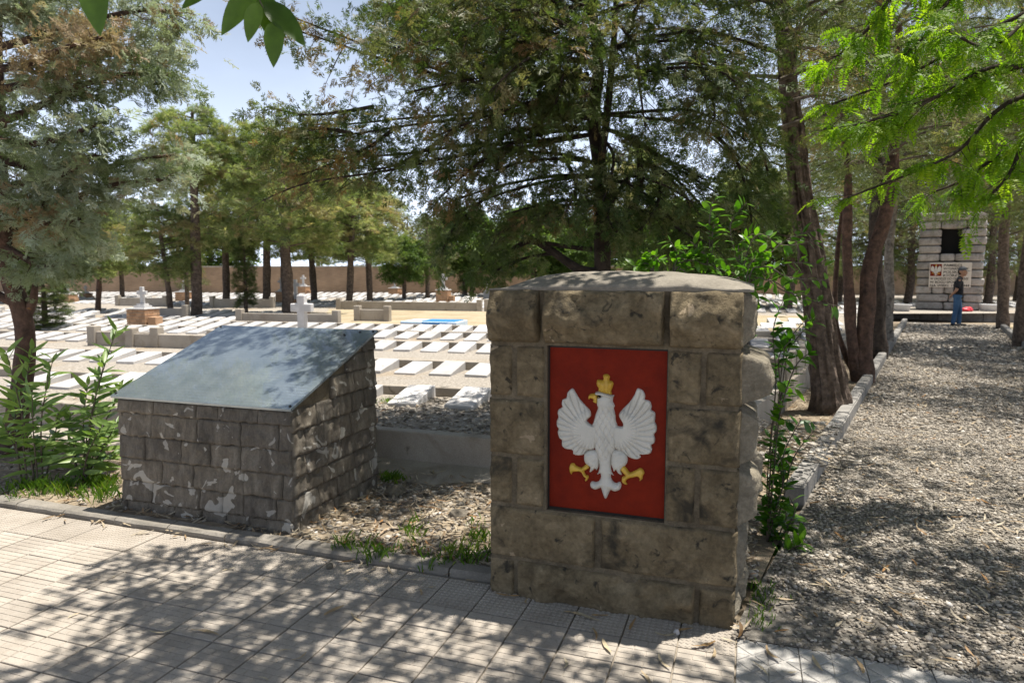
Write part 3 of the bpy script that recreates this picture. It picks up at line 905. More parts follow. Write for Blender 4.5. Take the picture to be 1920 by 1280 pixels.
# ------------------------------------------------------------------ stone pillar with the coat of arms
PO = Vector((-0.114, 3.343, 0))
PLW, PLD = 1.184, 0.56
pil = empty('stone_pillar', PO, TH)
tag(pil, 'brown stone block pillar with red panel and white eagle', 'monument')
ux = Vector((math.cos(TH), math.sin(TH), 0)); uy = Vector((-math.sin(TH), math.cos(TH), 0))
def face(px, py, off=0.0):
    d = ray(px, py)
    o = PO + uy * off
    t = (o - Vector((0, 0, CAMH))).dot(uy) / d.dot(uy)
    p = Vector((0, 0, CAMH)) + d * t - PO
    return p.dot(ux), p.z

def rough_stone(name, x0, x1, z0, z1, parent, mat, xf=None, depth=0.05, amp=0.012, bulge=0.012, seed=0, edge=0.02, res=0.014, freq=9.0, top=None, edgejit=0.004, ridge=0.0, step=0.0, facet=0.0, nfac=9, rim=0.010, shingle=0.0, ragged=0.0, pitch=0.0):
    """rock-faced block: outer face at y<0 rough and rounded to its joints, back at y=depth"""
    w, h = x1 - x0, z1 - z0
    nx, nz = max(4, int(w / res)), max(4, int(h / res))
    V, Fc = [], []
    so = Vector((seed * 3.7, seed * 1.3, seed * 2.1))
    fr_ = random.Random(seed * 13 + 1)
    planes = [(fr_.uniform(x0, x1), fr_.uniform(z0, z1), fr_.gauss(0, facet * 7), fr_.gauss(0, facet * 7), fr_.uniform(-.1, .6) * facet) for _ in range(nfac)] if facet else []
    for j in range(nz + 1):
        for i in range(nx + 1):
            s, t = i / nx, j / nz
            x = x0 + s * w
            zt = z1 if top is None else min(z1, top(x))
            z = z0 + t * (zt - z0)
            d = min(s * w, (1 - s) * w, t * h, (1 - t) * h)
            e = min(1.0, d / edge)
            e = e * e * (3 - 2 * e)
            q = Vector((x, z, 0))
            n = mnoise.noise(q * freq + so) + 0.5 * mnoise.noise(q * freq * 2.3 + so) + 0.28 * mnoise.noise(q * freq * 5 + so)
            if ridge:
                n += ridge * (0.5 - abs(mnoise.noise(q * freq * 0.8 + so * 2)) * 2)
            y = -bulge * e - amp * n * (0.15 + 0.85 * e)
            if step:
                y += step * max(0, math.sin(z * 60 + 3 * mnoise.noise(q * 6 + so))) ** 3 * e
            if planes:
                q2 = (x + .012 * mnoise.noise(q * 16 + so), z + .012 * mnoise.noise(q * 16 + so * 2))
                hf = min(o_ + bx * (q2[0] - cx) + bz * (q2[1] - cz) for cx, cz, bx, bz, o_ in planes)
                y -= (max(-1.0 * facet, min(1.2 * facet, hf)) + .75 * facet) * e
            if pitch:
                tt = t + .16 * mnoise.noise(Vector((x * 9, z * 5, seed))) + .07 * mnoise.noise(Vector((x * 24, z * 18, seed)))
                y -= pitch * max(0, min(1, tt / .42, (1.02 - tt) / .42)) * e
            if shingle: y -= shingle * (1 - t) ** 1.5 - shingle * .35
            ex = edgejit * mnoise.noise(Vector((z * 14, x * 3, seed)))
            ez = edgejit * mnoise.noise(Vector((x * 14, z * 3, seed + 9)))
            rz_ = ragged * (mnoise.noise(Vector((x * 22, seed * 1.7, 3))) + .6 * mnoise.noise(Vector((x * 60, seed, 8)))) * max(0, 1 - t * 5) if ragged else 0
            V.append((x + ex * (1 - e), y if d > 1e-6 else (rim if not shingle else y + .004), z + ez * (1 - e) + rz_))
    for j in range(nz):
        for i in range(nx):
            a = j * (nx + 1) + i
            Fc.append((a, a + 1, a + nx + 2, a + nx + 1))
    ring = [i for i in range(nx + 1)] + [j * (nx + 1) + nx for j in range(1, nz + 1)] + [nz * (nx + 1) + i for i in range(nx - 1, -1, -1)] + [j * (nx + 1) for j in range(nz - 1, 0, -1)]
    b = len(V)
    for k in ring:
        v = V[k]; V.append((v[0], depth, v[2]))
    for k in range(len(ring)):
        k2 = (k + 1) % len(ring)
        Fc.append((ring[k2], ring[k], b + k, b + k2))
    if xf: V = [xf(*v) for v in V]
    return mesh_obj(name, V, Fc, mat, parent, True)

HP = face(1388, 546)[1]
z4 = lambda X, Y: (890 + X / 3.368, 490 + Y / 3.368)
z5 = lambda X, Y: (890 + X / 3.368, 850 + Y / 3.368)
def rect(f, xa, ya, xb, yb):
    c = [face(*f(xa, ya)), face(*f(xb, ya)), face(*f(xa, yb)), face(*f(xb, yb))]
    return c
# rows of the front: z levels taken at the pillar's own plane
def zlev(px, py): return face(px, py)[1]
ZR = [0.0, None]
zz_top = HP
za = zlev(*z4(800, 538))      # under the top course
zb_l = zlev(*z4(250, 860)); zb_r = zlev(*z4(1430, 920))
zc_l = zlev(*z4(250, 1225)); zc_r = zlev(*z5(1430, 82))
zd = zlev(*z5(250, 320))
ze = zlev(*z5(780, 745))
zd = 0.5 * (zlev(*z5(250, 320)) + zlev(*z5(1430, 470)))
ze = 0.5 * (zlev(*z5(200, 648)) + zlev(*z5(1430, 835)))
ux_ = lambda px: face(px, 850)[0]
pL, pR = face(1025, 800)[0], face(1249, 800)[0]
zpt = 0.5 * (face(1025, 651)[1] + face(1247, 655)[1]); zpb = zd
print('pillar', HP, 'levels', za, zb_l, zb_r, zc_l, zc_r, zd, ze, 'panel', pL, pR, zpt, zpb)
g = 0.007
W1 = PLW
stones = [  # u0,u1,v0,v1,amp,bulge,ridge
    (0.0, ux_(1013), za + g, HP, .012, .016, .6), (ux_(1020), ux_(1243), za + g, HP, .015, .020, .8), (ux_(1249), W1, za + g, HP, .013, .016, .7),
    (0.0, ux_(962), zb_l + g, za - g, .006, .008, 0), (ux_(968), pL - .008, zb_l + g, za - g, .006, .008, 0),
    (pR + .006, ux_(1313), zb_r + g, za - g, .007, .010, 0), (ux_(1319), W1, zb_r + g, za - g, .006, .010, 0),
    (0.0, pL - .008, zc_l + g, zb_l - g, .010, .012, .3), (pR + .006, W1, zc_r + g, zb_r - g, .009, .012, .3),
    (0.0, ux_(962), zd + g, zc_l - g, .006, .008, 0), (ux_(968), pL - .008, zd + g, zc_l - g, .006, .008, 0),
    (pR + .006, ux_(1307), zd + g, zc_r - g, .006, .008, 0), (ux_(1313), W1, zd + g, zc_r - g, .006, .008, 0),
    (0.0, ux_(1120), ze + g, zd - g, .008, .012, .2), (ux_(1128), W1, ze + g, zd - g, .010, .012, .4),
    (0.0, ux_(966), -.03, ze - g, .007, .008, 0), (ux_(971), ux_(1312), -.03, ze - g, .020, .016, .8), (ux_(1317), W1, -.03, ze - g, .006, .008, 0)]
for k, (a, b_, c, d, am, bu, ri) in enumerate(stones):
    rough_stone('stone', a + (0.004 if a == 0 else 0), b_ - 0.004, c, d, pil, M['pillar'], None, 0.05, am * 1.15, bu * (1.8 if k < 3 else 1), k + 1, 0.012, 0.010, 9, None, 0.008, ri * 1.0, 0.0, .020 if ri > .5 else .007, 16, pitch=(.05 if k < 3 else .03 if k == 16 else .008))
# right flank: deeply bulging rock-faced courses; x = outwards
def xf_right(x, y, z): return (PLW - 0.010 - y, x, z)
def xf_left(x, y, z): return (0.010 + y, x, z)
def xf_back(x, y, z): return (x, PLD - 0.008 - y, z)
rows = [(-.03, ze - g), (ze + g, zd - g), (zd + g, zc_r - g), (zc_r + g, zb_r - g), (zb_r + g, za - g), (za + g, HP)]
for k, (a, b_) in enumerate(rows):
    cut = [0.012, PLD - 0.01] if k % 2 else [0.012, 0.24 + 0.06 * (k % 3), PLD - 0.01]
    for i, (c, d) in enumerate(zip(cut[:-1], cut[1:])):
        bu = [.02, .06, .105, .095, .12, .065][k]
        rough_stone('stone', c + .004, d - .004, a, b_, pil, M['pillar_side'], xf_right, 0.05, .013, bu * (1.15 if i else 0.9), 40 + k * 3 + i, 0.05, 0.012, 11, None, .005, .6, 0.0, .045, 10)
    rough_stone('stone', 0.03, PLD - .02, a, b_, pil, M['pillar_side'], xf_left, 0.05, .010, .012, 70 + k, 0.03, 0.03, 8, None, .005, .5)
    rough_stone('stone', 0.01, PLW - .01, a, b_, pil, M['pillar_side'], xf_back, 0.05, .012, .015, 90 + k, 0.03, 0.05, 8, None, .005, .5)
# core behind the joints (with the recess of the panel)
bm = bmesh.new()
REC = 0.032
add_box(bm, 0.012, pL - 0.001, 0.0035, PLD - 0.02, -.05, HP - .004)
add_box(bm, pR + 0.001, PLW - 0.014, 0.0038, PLD - 0.02, -.05, HP - .004)
add_box(bm, pL - 0.0005, pR + 0.0005, 0.0041, PLD - 0.02, -.05, zpb - .004)
add_box(bm, pL - 0.0005, pR + 0.0005, 0.0044, PLD - 0.02, zpt + .004, HP - .004)
bm_obj('mortar', bm, M['mortar'], pil)
# domed cap
V, Fc = [], []
nx, ny = 60, 24
for j in range(ny + 1):
    for i in range(nx + 1):
        s, t = i / nx, j / ny
        x = 0.002 + (PLW + 0.03) * s; y = -0.004 + (PLD + 0.01) * t
        prof = 1 - abs(2 * s - 1.06) ** 3.0
        pr2 = min(1, t / 0.5)
        zt = HP + 0.003 + 0.004 * max(prof, 0) + 0.078 * max(prof, 0) ** 0.8 * math.sin(math.pi * min(1, t * 0.92 + 0.012)) ** 0.75
        zt += 0.010 * mnoise.noise(Vector((x * 6, y * 6, 1))) + 0.0025 * mnoise.noise(Vector((x * 25, y * 25, 1)))
        V.append((x, y + 0.006 * mnoise.noise(Vector((x * 9, 0, 4))), max(zt, HP + .003)))
for j in range(ny):
    for i in range(nx):
        a = j * (nx + 1) + i
        Fc.append((a, a + 1, a + nx + 2, a + nx + 1))
b0 = len(V)
ring = [i for i in range(nx + 1)] + [j * (nx + 1) + nx for j in range(1, ny + 1)] + [ny * (nx + 1) + i for i in range(nx - 1, -1, -1)] + [j * (nx + 1) for j in range(ny - 1, 0, -1)]
for k in ring: V.append((V[k][0], V[k][1] + (.004 if V[k][1] < .05 else 0), HP - 0.004))
for k in range(len(ring)):
    Fc.append((ring[(k + 1) % len(ring)], ring[k], b0 + k, b0 + (k + 1) % len(ring)))
mesh_obj('cap', V, Fc, M['capstone'], pil, True)

# red panel and the eagle in relief; shapes are given on the panel's plane
z8 = lambda X, Y: face(1010 + X / 3.765, 640 + Y / 3.765, REC)
pan = bev_box('emblem_panel', pL, pR, REC, REC + .02, zpb - .003, zpt + .003, M['red'], pil, 0)
bm = bmesh.new()
for (a, b_, c, d) in ((pL - .001, pL + .007, zpb - .001, zpt), (pR - .004, pR + .001, zpb - .001, zpt), (pL + .007, pR - .004, zpt - .006, zpt + .001), (pL + .007, pR - .004, zpb - .002, zpb + .007)):
    add_box(bm, a, b_, REC - .004, REC + .004, c, d)
bm_obj('frame', bm, M['black'], pan)

def sdf(P, poly):
    """signed distance, positive inside"""
    A = np.array(poly, float); B = np.roll(A, -1, 0)
    d = np.full(len(P), 1e9)
    ins = np.zeros(len(P), bool)
    for a, b_ in zip(A, B):
        e = b_ - a
        t = np.clip(((P - a) @ e) / (e @ e + 1e-9), 0, 1)
        d = np.minimum(d, np.hypot(*(P - a - t[:, None] * e).T))
        c = ((a[1] > P[:, 1]) != (b_[1] > P[:, 1])) & (P[:, 0] < (b_[0] - a[0]) * (P[:, 1] - a[1]) / (b_[1] - a[1] + 1e-12) + a[0])
        ins ^= c
    return np.where(ins, d, -d)

def spline_poly(poly, k=4):
    n = len(poly); out = []
    for i in range(n):
        p0, p1, p2, p3 = (np.array(poly[(i + o) % n], float) for o in (-1, 0, 1, 2))
        for s in range(k):
            t = s / k
            out.append(0.5 * (2 * p1 + (p2 - p0) * t + (2 * p0 - 5 * p1 + 4 * p2 - p3) * t * t + (3 * p1 - p0 - 3 * p2 + p3) * t ** 3))
    return out

def relief(name, poly, hmax, edge, mat, parent, extra=None, step=4.0, base=0.0, smooth_poly=True):
    """heightfield piece; polygon in the panel's own drawing units (one unit is about 0.65 mm)"""
    sp = spline_poly(poly) if smooth_poly else poly
    A = np.array(sp)
    lo, hi = A.min(0) - 8, A.max(0) + 8
    xs = np.arange(lo[0], hi[0], step); ys = np.arange(lo[1], hi[1], step)
    X, Y = np.meshgrid(xs, ys)
    P = np.stack([X.ravel(), Y.ravel()], 1)
    d = sdf(P, sp)
    e = np.clip(d / edge, -0.6, 1)
    h = np.where(e > 0, hmax * np.sqrt(np.clip(1 - (1 - np.clip(e, 0, 1)) ** 2, 0, 1)), hmax * e * 2.0) + base
    if extra is not None:
        h = h + np.where(d > 0, extra(P, d) * np.clip(d / 10, 0, 1), 0)
    keep = (d > -step * 1.5).reshape(X.shape)
    idx = -np.ones(X.shape, int)
    V = []
    o00 = z8(0, 0)
    for j in range(X.shape[0]):
        for i in range(X.shape[1]):
            if keep[j, i]:
                idx[j, i] = len(V)
                u, v = z8(X[j, i], Y[j, i])
                V.append((u, REC - h[j * X.shape[1] + i], v))
    Fc = []
    for j in range(X.shape[0] - 1):
        for i in range(X.shape[1] - 1):
            q = (idx[j, i], idx[j + 1, i], idx[j + 1, i + 1], idx[j, i + 1])
            if min(q) >= 0: Fc.append(q)
    return mesh_obj(name, V, Fc, mat, parent, True)

WL = [(240,330),(205,360),(198,395),(170,410),(163,440),(168,462),(140,480),(135,510),(140,535),(128,560),(130,595),(142,615),(135,640),(148,680),(165,695),(165,730),(190,755),(240,765),(245,790),(275,802),(320,795),(345,765),(400,745),(410,600),(375,588),(342,562),(348,545),(368,525),(365,490),(330,450),(290,405),(262,360)]
WR = [(705,330),(740,350),(752,385),(750,408),(785,420),(797,455),(795,482),(820,500),(823,540),(820,565),(833,590),(832,630),(815,655),(822,685),(815,715),(795,730),(800,760),(785,790),(740,797),(715,795),(720,815),(690,830),(640,815),(600,780),(540,745),(530,605),(590,600),(595,575),(572,535),(570,510),(600,470),(640,430),(675,380),(690,345)]
BD = [(415,395),(412,440),(420,470),(405,510),(390,565),(378,600),(378,660),(395,740),(415,800),(430,870),(425,915),(414,937),(436,928),(440,960),(425,985),(400,990),(380,985),(365,1000),(370,1025),(395,1042),(425,1035),(440,1030),(455,1075),(473,1107),(492,1075),(508,1045),(535,1055),(570,1045),(583,1015),(575,990),(550,998),(525,985),(510,955),(512,933),(530,945),(515,915),(510,870),(520,800),(550,740),(560,660),(555,590),(545,560),(540,510),(530,470),(537,452),(522,420),(522,390),(470,365)]
TL_ = [(345,770),(322,800),(325,845),(345,870),(365,885),(360,922),(385,905),(400,895),(410,905),(425,870),(428,800),(400,765)]
TR_ = [(520,775),(510,850),(525,895),(530,915),(547,905),(560,925),(587,940),(580,910),(600,885),(625,850),(622,800),(590,770),(550,760)]
CR = [(412,280),(420,268),(455,272),(458,255),(455,240),(470,230),(490,232),(503,245),(500,260),(500,275),(520,280),(528,300),(520,325),(512,350),(510,374),(428,352),(425,330),(410,305)]
BW = [(403,357),(430,353),(470,362),(515,376),(533,376),(527,392),(500,392),(440,378),(408,374)]
BK = [(416,372),(385,366),(360,374),(351,392),(356,408),(368,400),(388,408),(384,421),(400,433),(416,430)]
LL = [(345,858),(360,885),(335,905),(322,915),(335,940),(352,945),(350,965),(335,985),(327,975),(334,962),(318,950),(300,920),(265,916),(240,920),(233,936),(221,915),(217,885),(230,860),(250,858),(264,874),(300,888),(318,880)]
RL = [(600,872),(578,900),(600,930),(612,945),(592,955),(586,980),(600,1000),(627,1007),(615,985),(635,965),(665,958),(698,952),(714,965),(712,983),(731,970),(737,945),(746,925),(735,900),(715,892),(690,905),(655,920),(640,918)]
def wing_extra(cx, cy, sgn):
    def f(P, d):
        a = np.arctan2(P[:, 1] - cy, sgn * (P[:, 0] - cx))
        r = np.hypot(P[:, 0] - cx, P[:, 1] - cy)
        a = a + 0.0009 * (r - 120)
        k = (a * 5.2) % 1.0
        groove = -np.exp(-((k - 0.5) / 0.12) ** 2) * 0.0085 * np.clip((r - 70) / 60, 0, 1)
        k2 = (a * 15.6) % 1.0
        fine = -np.exp(-((k2 - 0.5) / 0.2) ** 2) * 0.0022 * np.clip((r - 110) / 60, 0, 1)
        rr_ = 128 + 14 * np.abs(np.sin(a * 5.2 * np.pi))
        inner = 0.008 / (1 + np.exp((r - rr_) / 4.0))
        return groove + fine + inner + 0.002 * (k - 0.5)
    return f
def body_extra(P, d):
    q1 = ((P[:, 0] + 0.62 * P[:, 1]) / 46) % 1.0
    q2 = ((P[:, 0] - 0.62 * P[:, 1]) / 46) % 1.0
    m = np.clip((P[:, 1] - 440) / 40, 0, 1) * np.clip((860 - P[:, 1]) / 40, 0, 1)
    return -(np.exp(-((q1 - .5) / .1) ** 2) + np.exp(-((q2 - .5) / .1) ** 2)) * 0.0042 * m - 0.0022 * np.exp(-(((P[:, 0] - 473) / 5) ** 2)) * np.clip((P[:, 1] - 900) / 30, 0, 1)
def thigh_extra(P, d):
    k = ((P[:, 0] * 0.5 + P[:, 1]) / 34) % 1.0
    return -np.exp(-((k - .5) / .14) ** 2) * 0.002
def crown_extra(P, d):
    k = ((P[:, 0] - 412) / 29) % 1.0
    return -np.exp(-((k - .0) / .13) ** 2) * 0.005 - np.exp(-((k - 1.0) / .13) ** 2) * 0.005
relief('wing', WL, 0.014, 14, M['white'], pan, wing_extra(372, 620, -1))
relief('wing', WR, 0.014, 14, M['white'], pan, wing_extra(565, 620, 1))
relief('eagle_body', BD, 0.028, 55, M['white'], pan, body_extra)
relief('thigh', TL_, 0.024, 36, M['white'], pan, thigh_extra)
relief('thigh', TR_, 0.024, 36, M['white'], pan, thigh_extra)
relief('crown', CR, 0.024, 36, M['gold'], pan, crown_extra, 3.0)
relief('brow', BW, 0.030, 10, M['white'], pan, None, 3.0)
relief('beak', BK, 0.022, 20, M['gold'], pan, None, 3.0)
relief('talon', LL, 0.018, 16, M['gold'], pan, None, 3.0)
relief('talon', RL, 0.018, 16, M['gold'], pan, None, 3.0)
eye = [(433 + 16 * math.cos(a * math.pi / 6), 388 + 9 * math.sin(a * math.pi / 6)) for a in range(12)]
relief('eye', eye, 0.0225, 8, M['black'], pan, None, 2.0, 0.003)
eye = [(431 + 6.5 * math.cos(a * math.pi / 6), 387 + 5 * math.sin(a * math.pi / 6)) for a in range(12)]
relief('iris', eye, 0.0245, 4, M['gold'], pan, None, 1.5, 0.003)

# ------------------------------------------------------------------ slanted lectern clad in slate
LO = Vector((-2.613, 4.493, 0))
lec = empty('stone_lectern', LO, TH)
tag(lec, 'slate clad slanted lectern block with a polished plaque on top', 'lectern')
LW, LD = 1.365, 0.985
ZF0, ZB0 = 0.795, 1.165
sl = lambda y: ZF0 - 0.022 + (ZB0 - ZF0) * y / LD
cor = 0.008
mesh_obj('core', [(cor, cor, -.05), (LW - cor, cor, -.05), (LW - cor, LD - cor, -.05), (cor, LD - cor, -.05), (cor, cor, sl(cor) - .01), (LW - cor, cor, sl(cor) - .01), (LW - cor, LD - cor, sl(LD - cor) - .01), (cor, LD - cor, sl(LD - cor) - .01)],
         [(0, 1, 5, 4), (1, 2, 6, 5), (2, 3, 7, 6), (3, 0, 4, 7), (4, 5, 6, 7), (3, 2, 1, 0)], M['mortar'], lec)
r = random.Random(77)
def flat_patch(c, w, h, parent, xf, seed):
    """an irregular pale saw-cut spot standing a little proud of the split face"""
    rr2 = random.Random(seed)
    n = 16
    V = [];
    for k in range(n):
        a = 2 * math.pi * k / n
        q = 0.45 + 0.75 * rr2.random() if k % 2 else 0.55 + 0.5 * rr2.random()
        V.append((c[0] + w * q * math.cos(a), -0.0172, c[1] + h * q * math.sin(a)))
    V += [(v[0], 0.01, v[2]) for v in V]
    Fc = [tuple(range(n))] + [((k + 1) % n, k, n + k, n + (k + 1) % n) for k in range(n)]
    mesh_obj('flat_spot', [xf(*v) for v in V], Fc, M['slateflat'], parent)
def clad(width, top, xf, seed, rowh=0.142, right=False, patches=0.5):
    r = random.Random(seed)
    z = -0.03; k = 0
    zs = [-.03]
    while zs[-1] < 1.2: zs.append(zs[-1] + rowh * r.uniform(0.78, 1.18))
    for a, b_ in zip(zs[:-1], zs[1:]):
        x = r.uniform(-0.18, -0.02)
        while x < width:
            L = r.uniform(0.13, 0.42)
            c, d = max(x, 0.0), min(x + L, width)
            if width - d < 0.06: d = width
            if d - c > 0.03 and min(top(c), top(d)) > a + 0.015:
                mx = max(top(c), top(d))
                st = rough_stone('stone', c + .0004, d - .0004, a - .003, min(b_, mx) - .0005, lec, M['slate'], xf, 0.03, .0075, r.uniform(.004, .014), seed + k, .004, .011, 15, lambda q, t=top: t(q) - .002, .005, .7, 0.003, .006, 7, .004, .014, .012)
                if False and min(b_, top(0.5 * (c + d))) - a > .08:
                    flat_patch((r.uniform(c + .04, d - .04), r.uniform(a + .05, min(b_, top(.5 * (c + d))) - .05)), r.uniform(.02, .05), r.uniform(.012, .026), st, xf, seed * 7 + k)
                k += 1
            x = d if d == width else x + L
clad(LW, lambda q: sl(0), lambda x, y, z: (x, y, z), 100, patches=.8)
clad(LD, sl, lambda x, y, z: (LW - y, x, z), 300, patches=.55)
clad(LD, sl, lambda x, y, z: (y, x, z), 500, patches=.2)
clad(LW, lambda q: sl(LD), lambda x, y, z: (x, LD - y, z), 700, patches=.2)
# plaque slab
ang = math.atan2(ZB0 - ZF0, LD)
SLn = math.hypot(LD + .05, (ZB0 - ZF0) * (LD + .05) / LD)
plq = bev_box('plaque', -0.022, LW + .022, 0, SLn, 0, .018, M['plaque'], lec, 0.0015, 1)
plq.location = (0, -.028, ZF0 - .012 - .008)
plq.rotation_euler = (ang, 0, 0)
for (x, y) in ((0.0, .03), (LW, .03), (0.0, SLn - .03), (LW, SLn - .03), (LW - .10, SLn - .045), (LW - .20, SLn - .10)):
    bm = bmesh.new()
    bmesh.ops.create_cone(bm, cap_ends=True, segments=10, radius1=.010, radius2=.007, depth=.008)
    o = bm_obj('bolt', bm, M['black'], plq)
    o.location = (x, y, .021)
# ------------------------------------------------------------------ rows of grave tablets
FH = math.radians(-14)
def fv(x, y, z=ZF): return rot2((x, y, z), FH)
def to_f(p): return rot2((p[0], p[1], 0), -FH)
row_px = [762, 702, 659, 636, 621.5, 611, 603, 596, 577, 570, 564, 559.5, 556, 553, 550.6]
ROWS = [to_f(at(750, y, ZF)).y for y in row_px]
TBW, TBL = 0.30, 0.60
def tablet_mesh():
    bm = bmesh.new()
    w = TBW / 2
    vs = [bm.verts.new(p) for p in ((-w, 0, -.02), (w, 0, -.02), (w, TBL, -.02), (-w, TBL, -.02), (-w, 0, .034), (w, 0, .034), (w, TBL, .12), (-w, TBL, .12))]
    for f in ((3, 2, 1, 0), (4, 5, 6, 7), (0, 1, 5, 4), (1, 2, 6, 5), (2, 3, 7, 6), (3, 0, 4, 7)): bm.faces.new([vs[i] for i in f])
    bmesh.ops.bevel(bm, geom=[e for e in bm.edges if max(v.co.z for v in e.verts) > 0], offset=.006, segments=1, affect='EDGES')
    me = bpy.data.meshes.new('grave_tablet'); bmesh.ops.recalc_face_normals(bm, faces=bm.faces); bm.to_mesh(me); bm.free()
    me.materials.append(M['tablet'])
    return me
ME_TAB = tablet_mesh()
wall_y = lambda p: p[1] < 41.0 - 0.07 * p[0]
def right_of_edge(p):     # inside the field?
    d = Vector((p[0] - FR.x, p[1] - FR.y, 0)); return d.x * NP.x + d.y * NP.y < -0.45 or p[1] > 24.5
hide = [(215, 735, 712, 1010), (908, 512, 1440, 1180)]
quad_lec = [(215, 740), (392, 610), (706, 610), (716, 920), (556, 1003), (230, 960)]
def hidden(q):
    x, y = q
    if 908 < x < 1428 and y > 512: return True
    c = False; n = len(quad_lec)
    for i in range(n):
        x0, y0 = quad_lec[i]; x1, y1 = quad_lec[(i + 1) % n]
        if (y0 > y) != (y1 > y) and x < (x1 - x0) * (y - y0) / (y1 - y0) + x0: c = not c
    return c
CROSSES = [  # x px, foot y px, pedestal width px, cross top y px, label
    (255, 611, 50, 538, 'stone cross on a brick pedestal left of the lectern, the largest of these'),
    (120, 567, 27, 532, 'small white cross on brick pedestal, farthest left in the rear graves'),
    (155, 561, 20, 535, 'small white cross on brick pedestal, second from left in the rear graves'),
    (338, 564, 27, 526, 'white cross on brick pedestal beside the tall pine trunk'),
    (524, 566, 20, 521, 'white cross on pedestal just left of the thick brown trunk'),
    (549, 588, 32, 524, 'shaded grey cross on brick pedestal touching the thick brown trunk'),
    (565, 553, 21, 516, 'white cross on brick pedestal just right of the thick brown trunk'),
    (737, 553, 23, 524, 'brick pedestal with its cross half hidden by low pine branches'),
    (828, 567, 28, 514, 'white cross on brick pedestal standing alone left of the pillar'),
    (912, 560, 16, 529, 'pale stone grave marker partly hidden by the left edge of the pillar')]
cross_pos = []
for c in CROSSES:
    cross_pos.append(at(c[0], c[1], ZF))
cand = []
for ri, y in enumerate(ROWS):
    sp = 0.60 if ri == 0 else 0.485
    ph = {0: to_f(at(752, 762, ZF)).x, 1: to_f(at(756, 703, ZF)).x, 2: to_f(at(756, 658, ZF)).x}.get(ri, RNG.uniform(0, .4))
    for k in range(-90, 60):
        x = ph + k * sp
        w = fv(x, y)
        if not wall_y(w) or not right_of_edge(w): continue
        q = proj((w.x, w.y, ZF + .06))
        if q is None or q[0] < -40 or q[0] > 1960: continue
        if ri in (5, 6, 7) and 530 < q[0] < 1420: continue           # dry grass instead
        if ri < 2 and to_pv(w).y < 5.3: continue
        if q[0] > 1500 and q[1] < 566: continue
        if 150 < q[0] < 300 and ri in (3,) and RNG.random() < .0: continue
        if any((Vector((w.x, w.y + .3, 0)) - Vector((c.x, c.y, 0))).length < 0.55 for c in cross_pos): continue
        if RNG.random() < 0.03 and ri > 2: continue
        cand.append((ri, x, y, w, q))
vis = [c for c in cand if not hidden(c[4]) and 0 <= c[4][0] <= 1920]
vis.sort(key=lambda c: c[3].y)
single = vis[:300]
rest = vis[300:] + [c for c in cand if hidden(c[4]) or not (0 <= c[4][0] <= 1920)]
print('tablets visible', len(vis), 'rest', len(rest))
def zone(q):
    if q[0] < 400 and q[1] > 608: return 'left'
    if q[0] < 908: return 'mid' if q[1] > 606 or True else 'mid'
    return 'right'
byrow = {}
for c in single:
    z = 'left' if (c[0] < 5 and c[4][0] < 420) else ('right' if c[4][0] > 1400 else 'mid')
    if c[0] >= 5 and z == 'left': z = 'mid'
    byrow.setdefault((z, c[0]), []).append(c)
zrow = {}
for z in ('left', 'mid', 'right'):
    ks = sorted(k[1] for k in byrow if k[0] == z)
    nearks = [k for k in ks if k < 8]; farks = [k for k in ks if k >= 8]
    for n, k in enumerate(nearks): zrow[(z, k)] = (n + 1, 'near')
    for n, k in enumerate(farks): zrow[(z, k)] = (n + 1, 'far')
WHERE = {('left', 'near'): 'row behind the oleander', ('mid', 'near'): 'row seen between lectern and pillar', ('right', 'near'): 'row right of the pillar',
         ('mid', 'far'): 'row beyond the dry grass', ('left', 'far'): 'row beyond the dry grass', ('right', 'far'): 'row far right of the pillar'}
for key, L in byrow.items():
    L.sort(key=lambda c: c[4][0])
    rn, nf = zrow[key]
    for n, c in enumerate(L):
        o = obj('grave_tablet', ME_TAB)
        o.location = (c[3].x, c[3].y, ZF + rnd.uniform(-.012, .012))
        o.rotation_euler = (rnd.uniform(-.03, .03), rnd.uniform(-.03, .03), FH + rnd.uniform(-.045, .045))
        lb = 'sloping pale grave tablet, %s from left in the %s %s' % (ordinal(n + 1), ordinal(rn), WHERE[(key[0], nf)])
        tag(o, lb, 'grave', 'stone tablets on the graves')
if rest:
    vs = np.array([v.co[:] for v in ME_TAB.vertices], np.float32)
    V, Fc = [], []
    for c in rest:
        b0 = len(V)
        a = FH + rnd.uniform(-.03, .03); dz = rnd.uniform(-.012, .012)
        for v in vs:
            w = rot2(v, a); V.append((w.x + c[3].x, w.y + c[3].y, v[2] + ZF + dz))
        for p in ME_TAB.polygons: Fc.append(tuple(b0 + i for i in p.vertices))
    o = mesh_obj('grave_tablets', V, Fc, M['tablet'])
    tag(o, 'many more pale grave tablets in the farthest rows', 'graves', None, 'stuff')

# concrete kerbs behind the rows
def field_kerb(xa, xb, y, h, label, thick=0.09, mat='conc', z0=None):
    a, b_ = fv(xa, y), fv(xb, y)
    root = empty('grave_kerb', (a.x, a.y, ZF), FH)
    L = xb - xa
    bev_box('rail', 0, L, -thick / 2, thick / 2, -.05, h, M[mat], root, .008, 1)
    for x in (0.0, L):
        bev_box('end_post', x - .085, x + .085, -.085, .085, -.05, h + .10, M[mat], root, .01, 1)
    return tag(root, label, 'kerb', 'low concrete kerbs among the graves')
xl = lambda px, py: to_f(at(px, py, ZF)).x
edge_x = lambda y: min((x for x in np.arange(-5, 30, .25) if not right_of_edge(fv(x, y))), default=30) - .3
names = ['first', 'second', 'third', 'fourth', 'fifth']
for k in range(5):
    y = ROWS[k] + TBL + .06
    field_kerb(-14 - 2 * k, edge_x(y), y, .115 if k else .10, 'long low concrete kerb behind the %s row of tablets' % names[k])
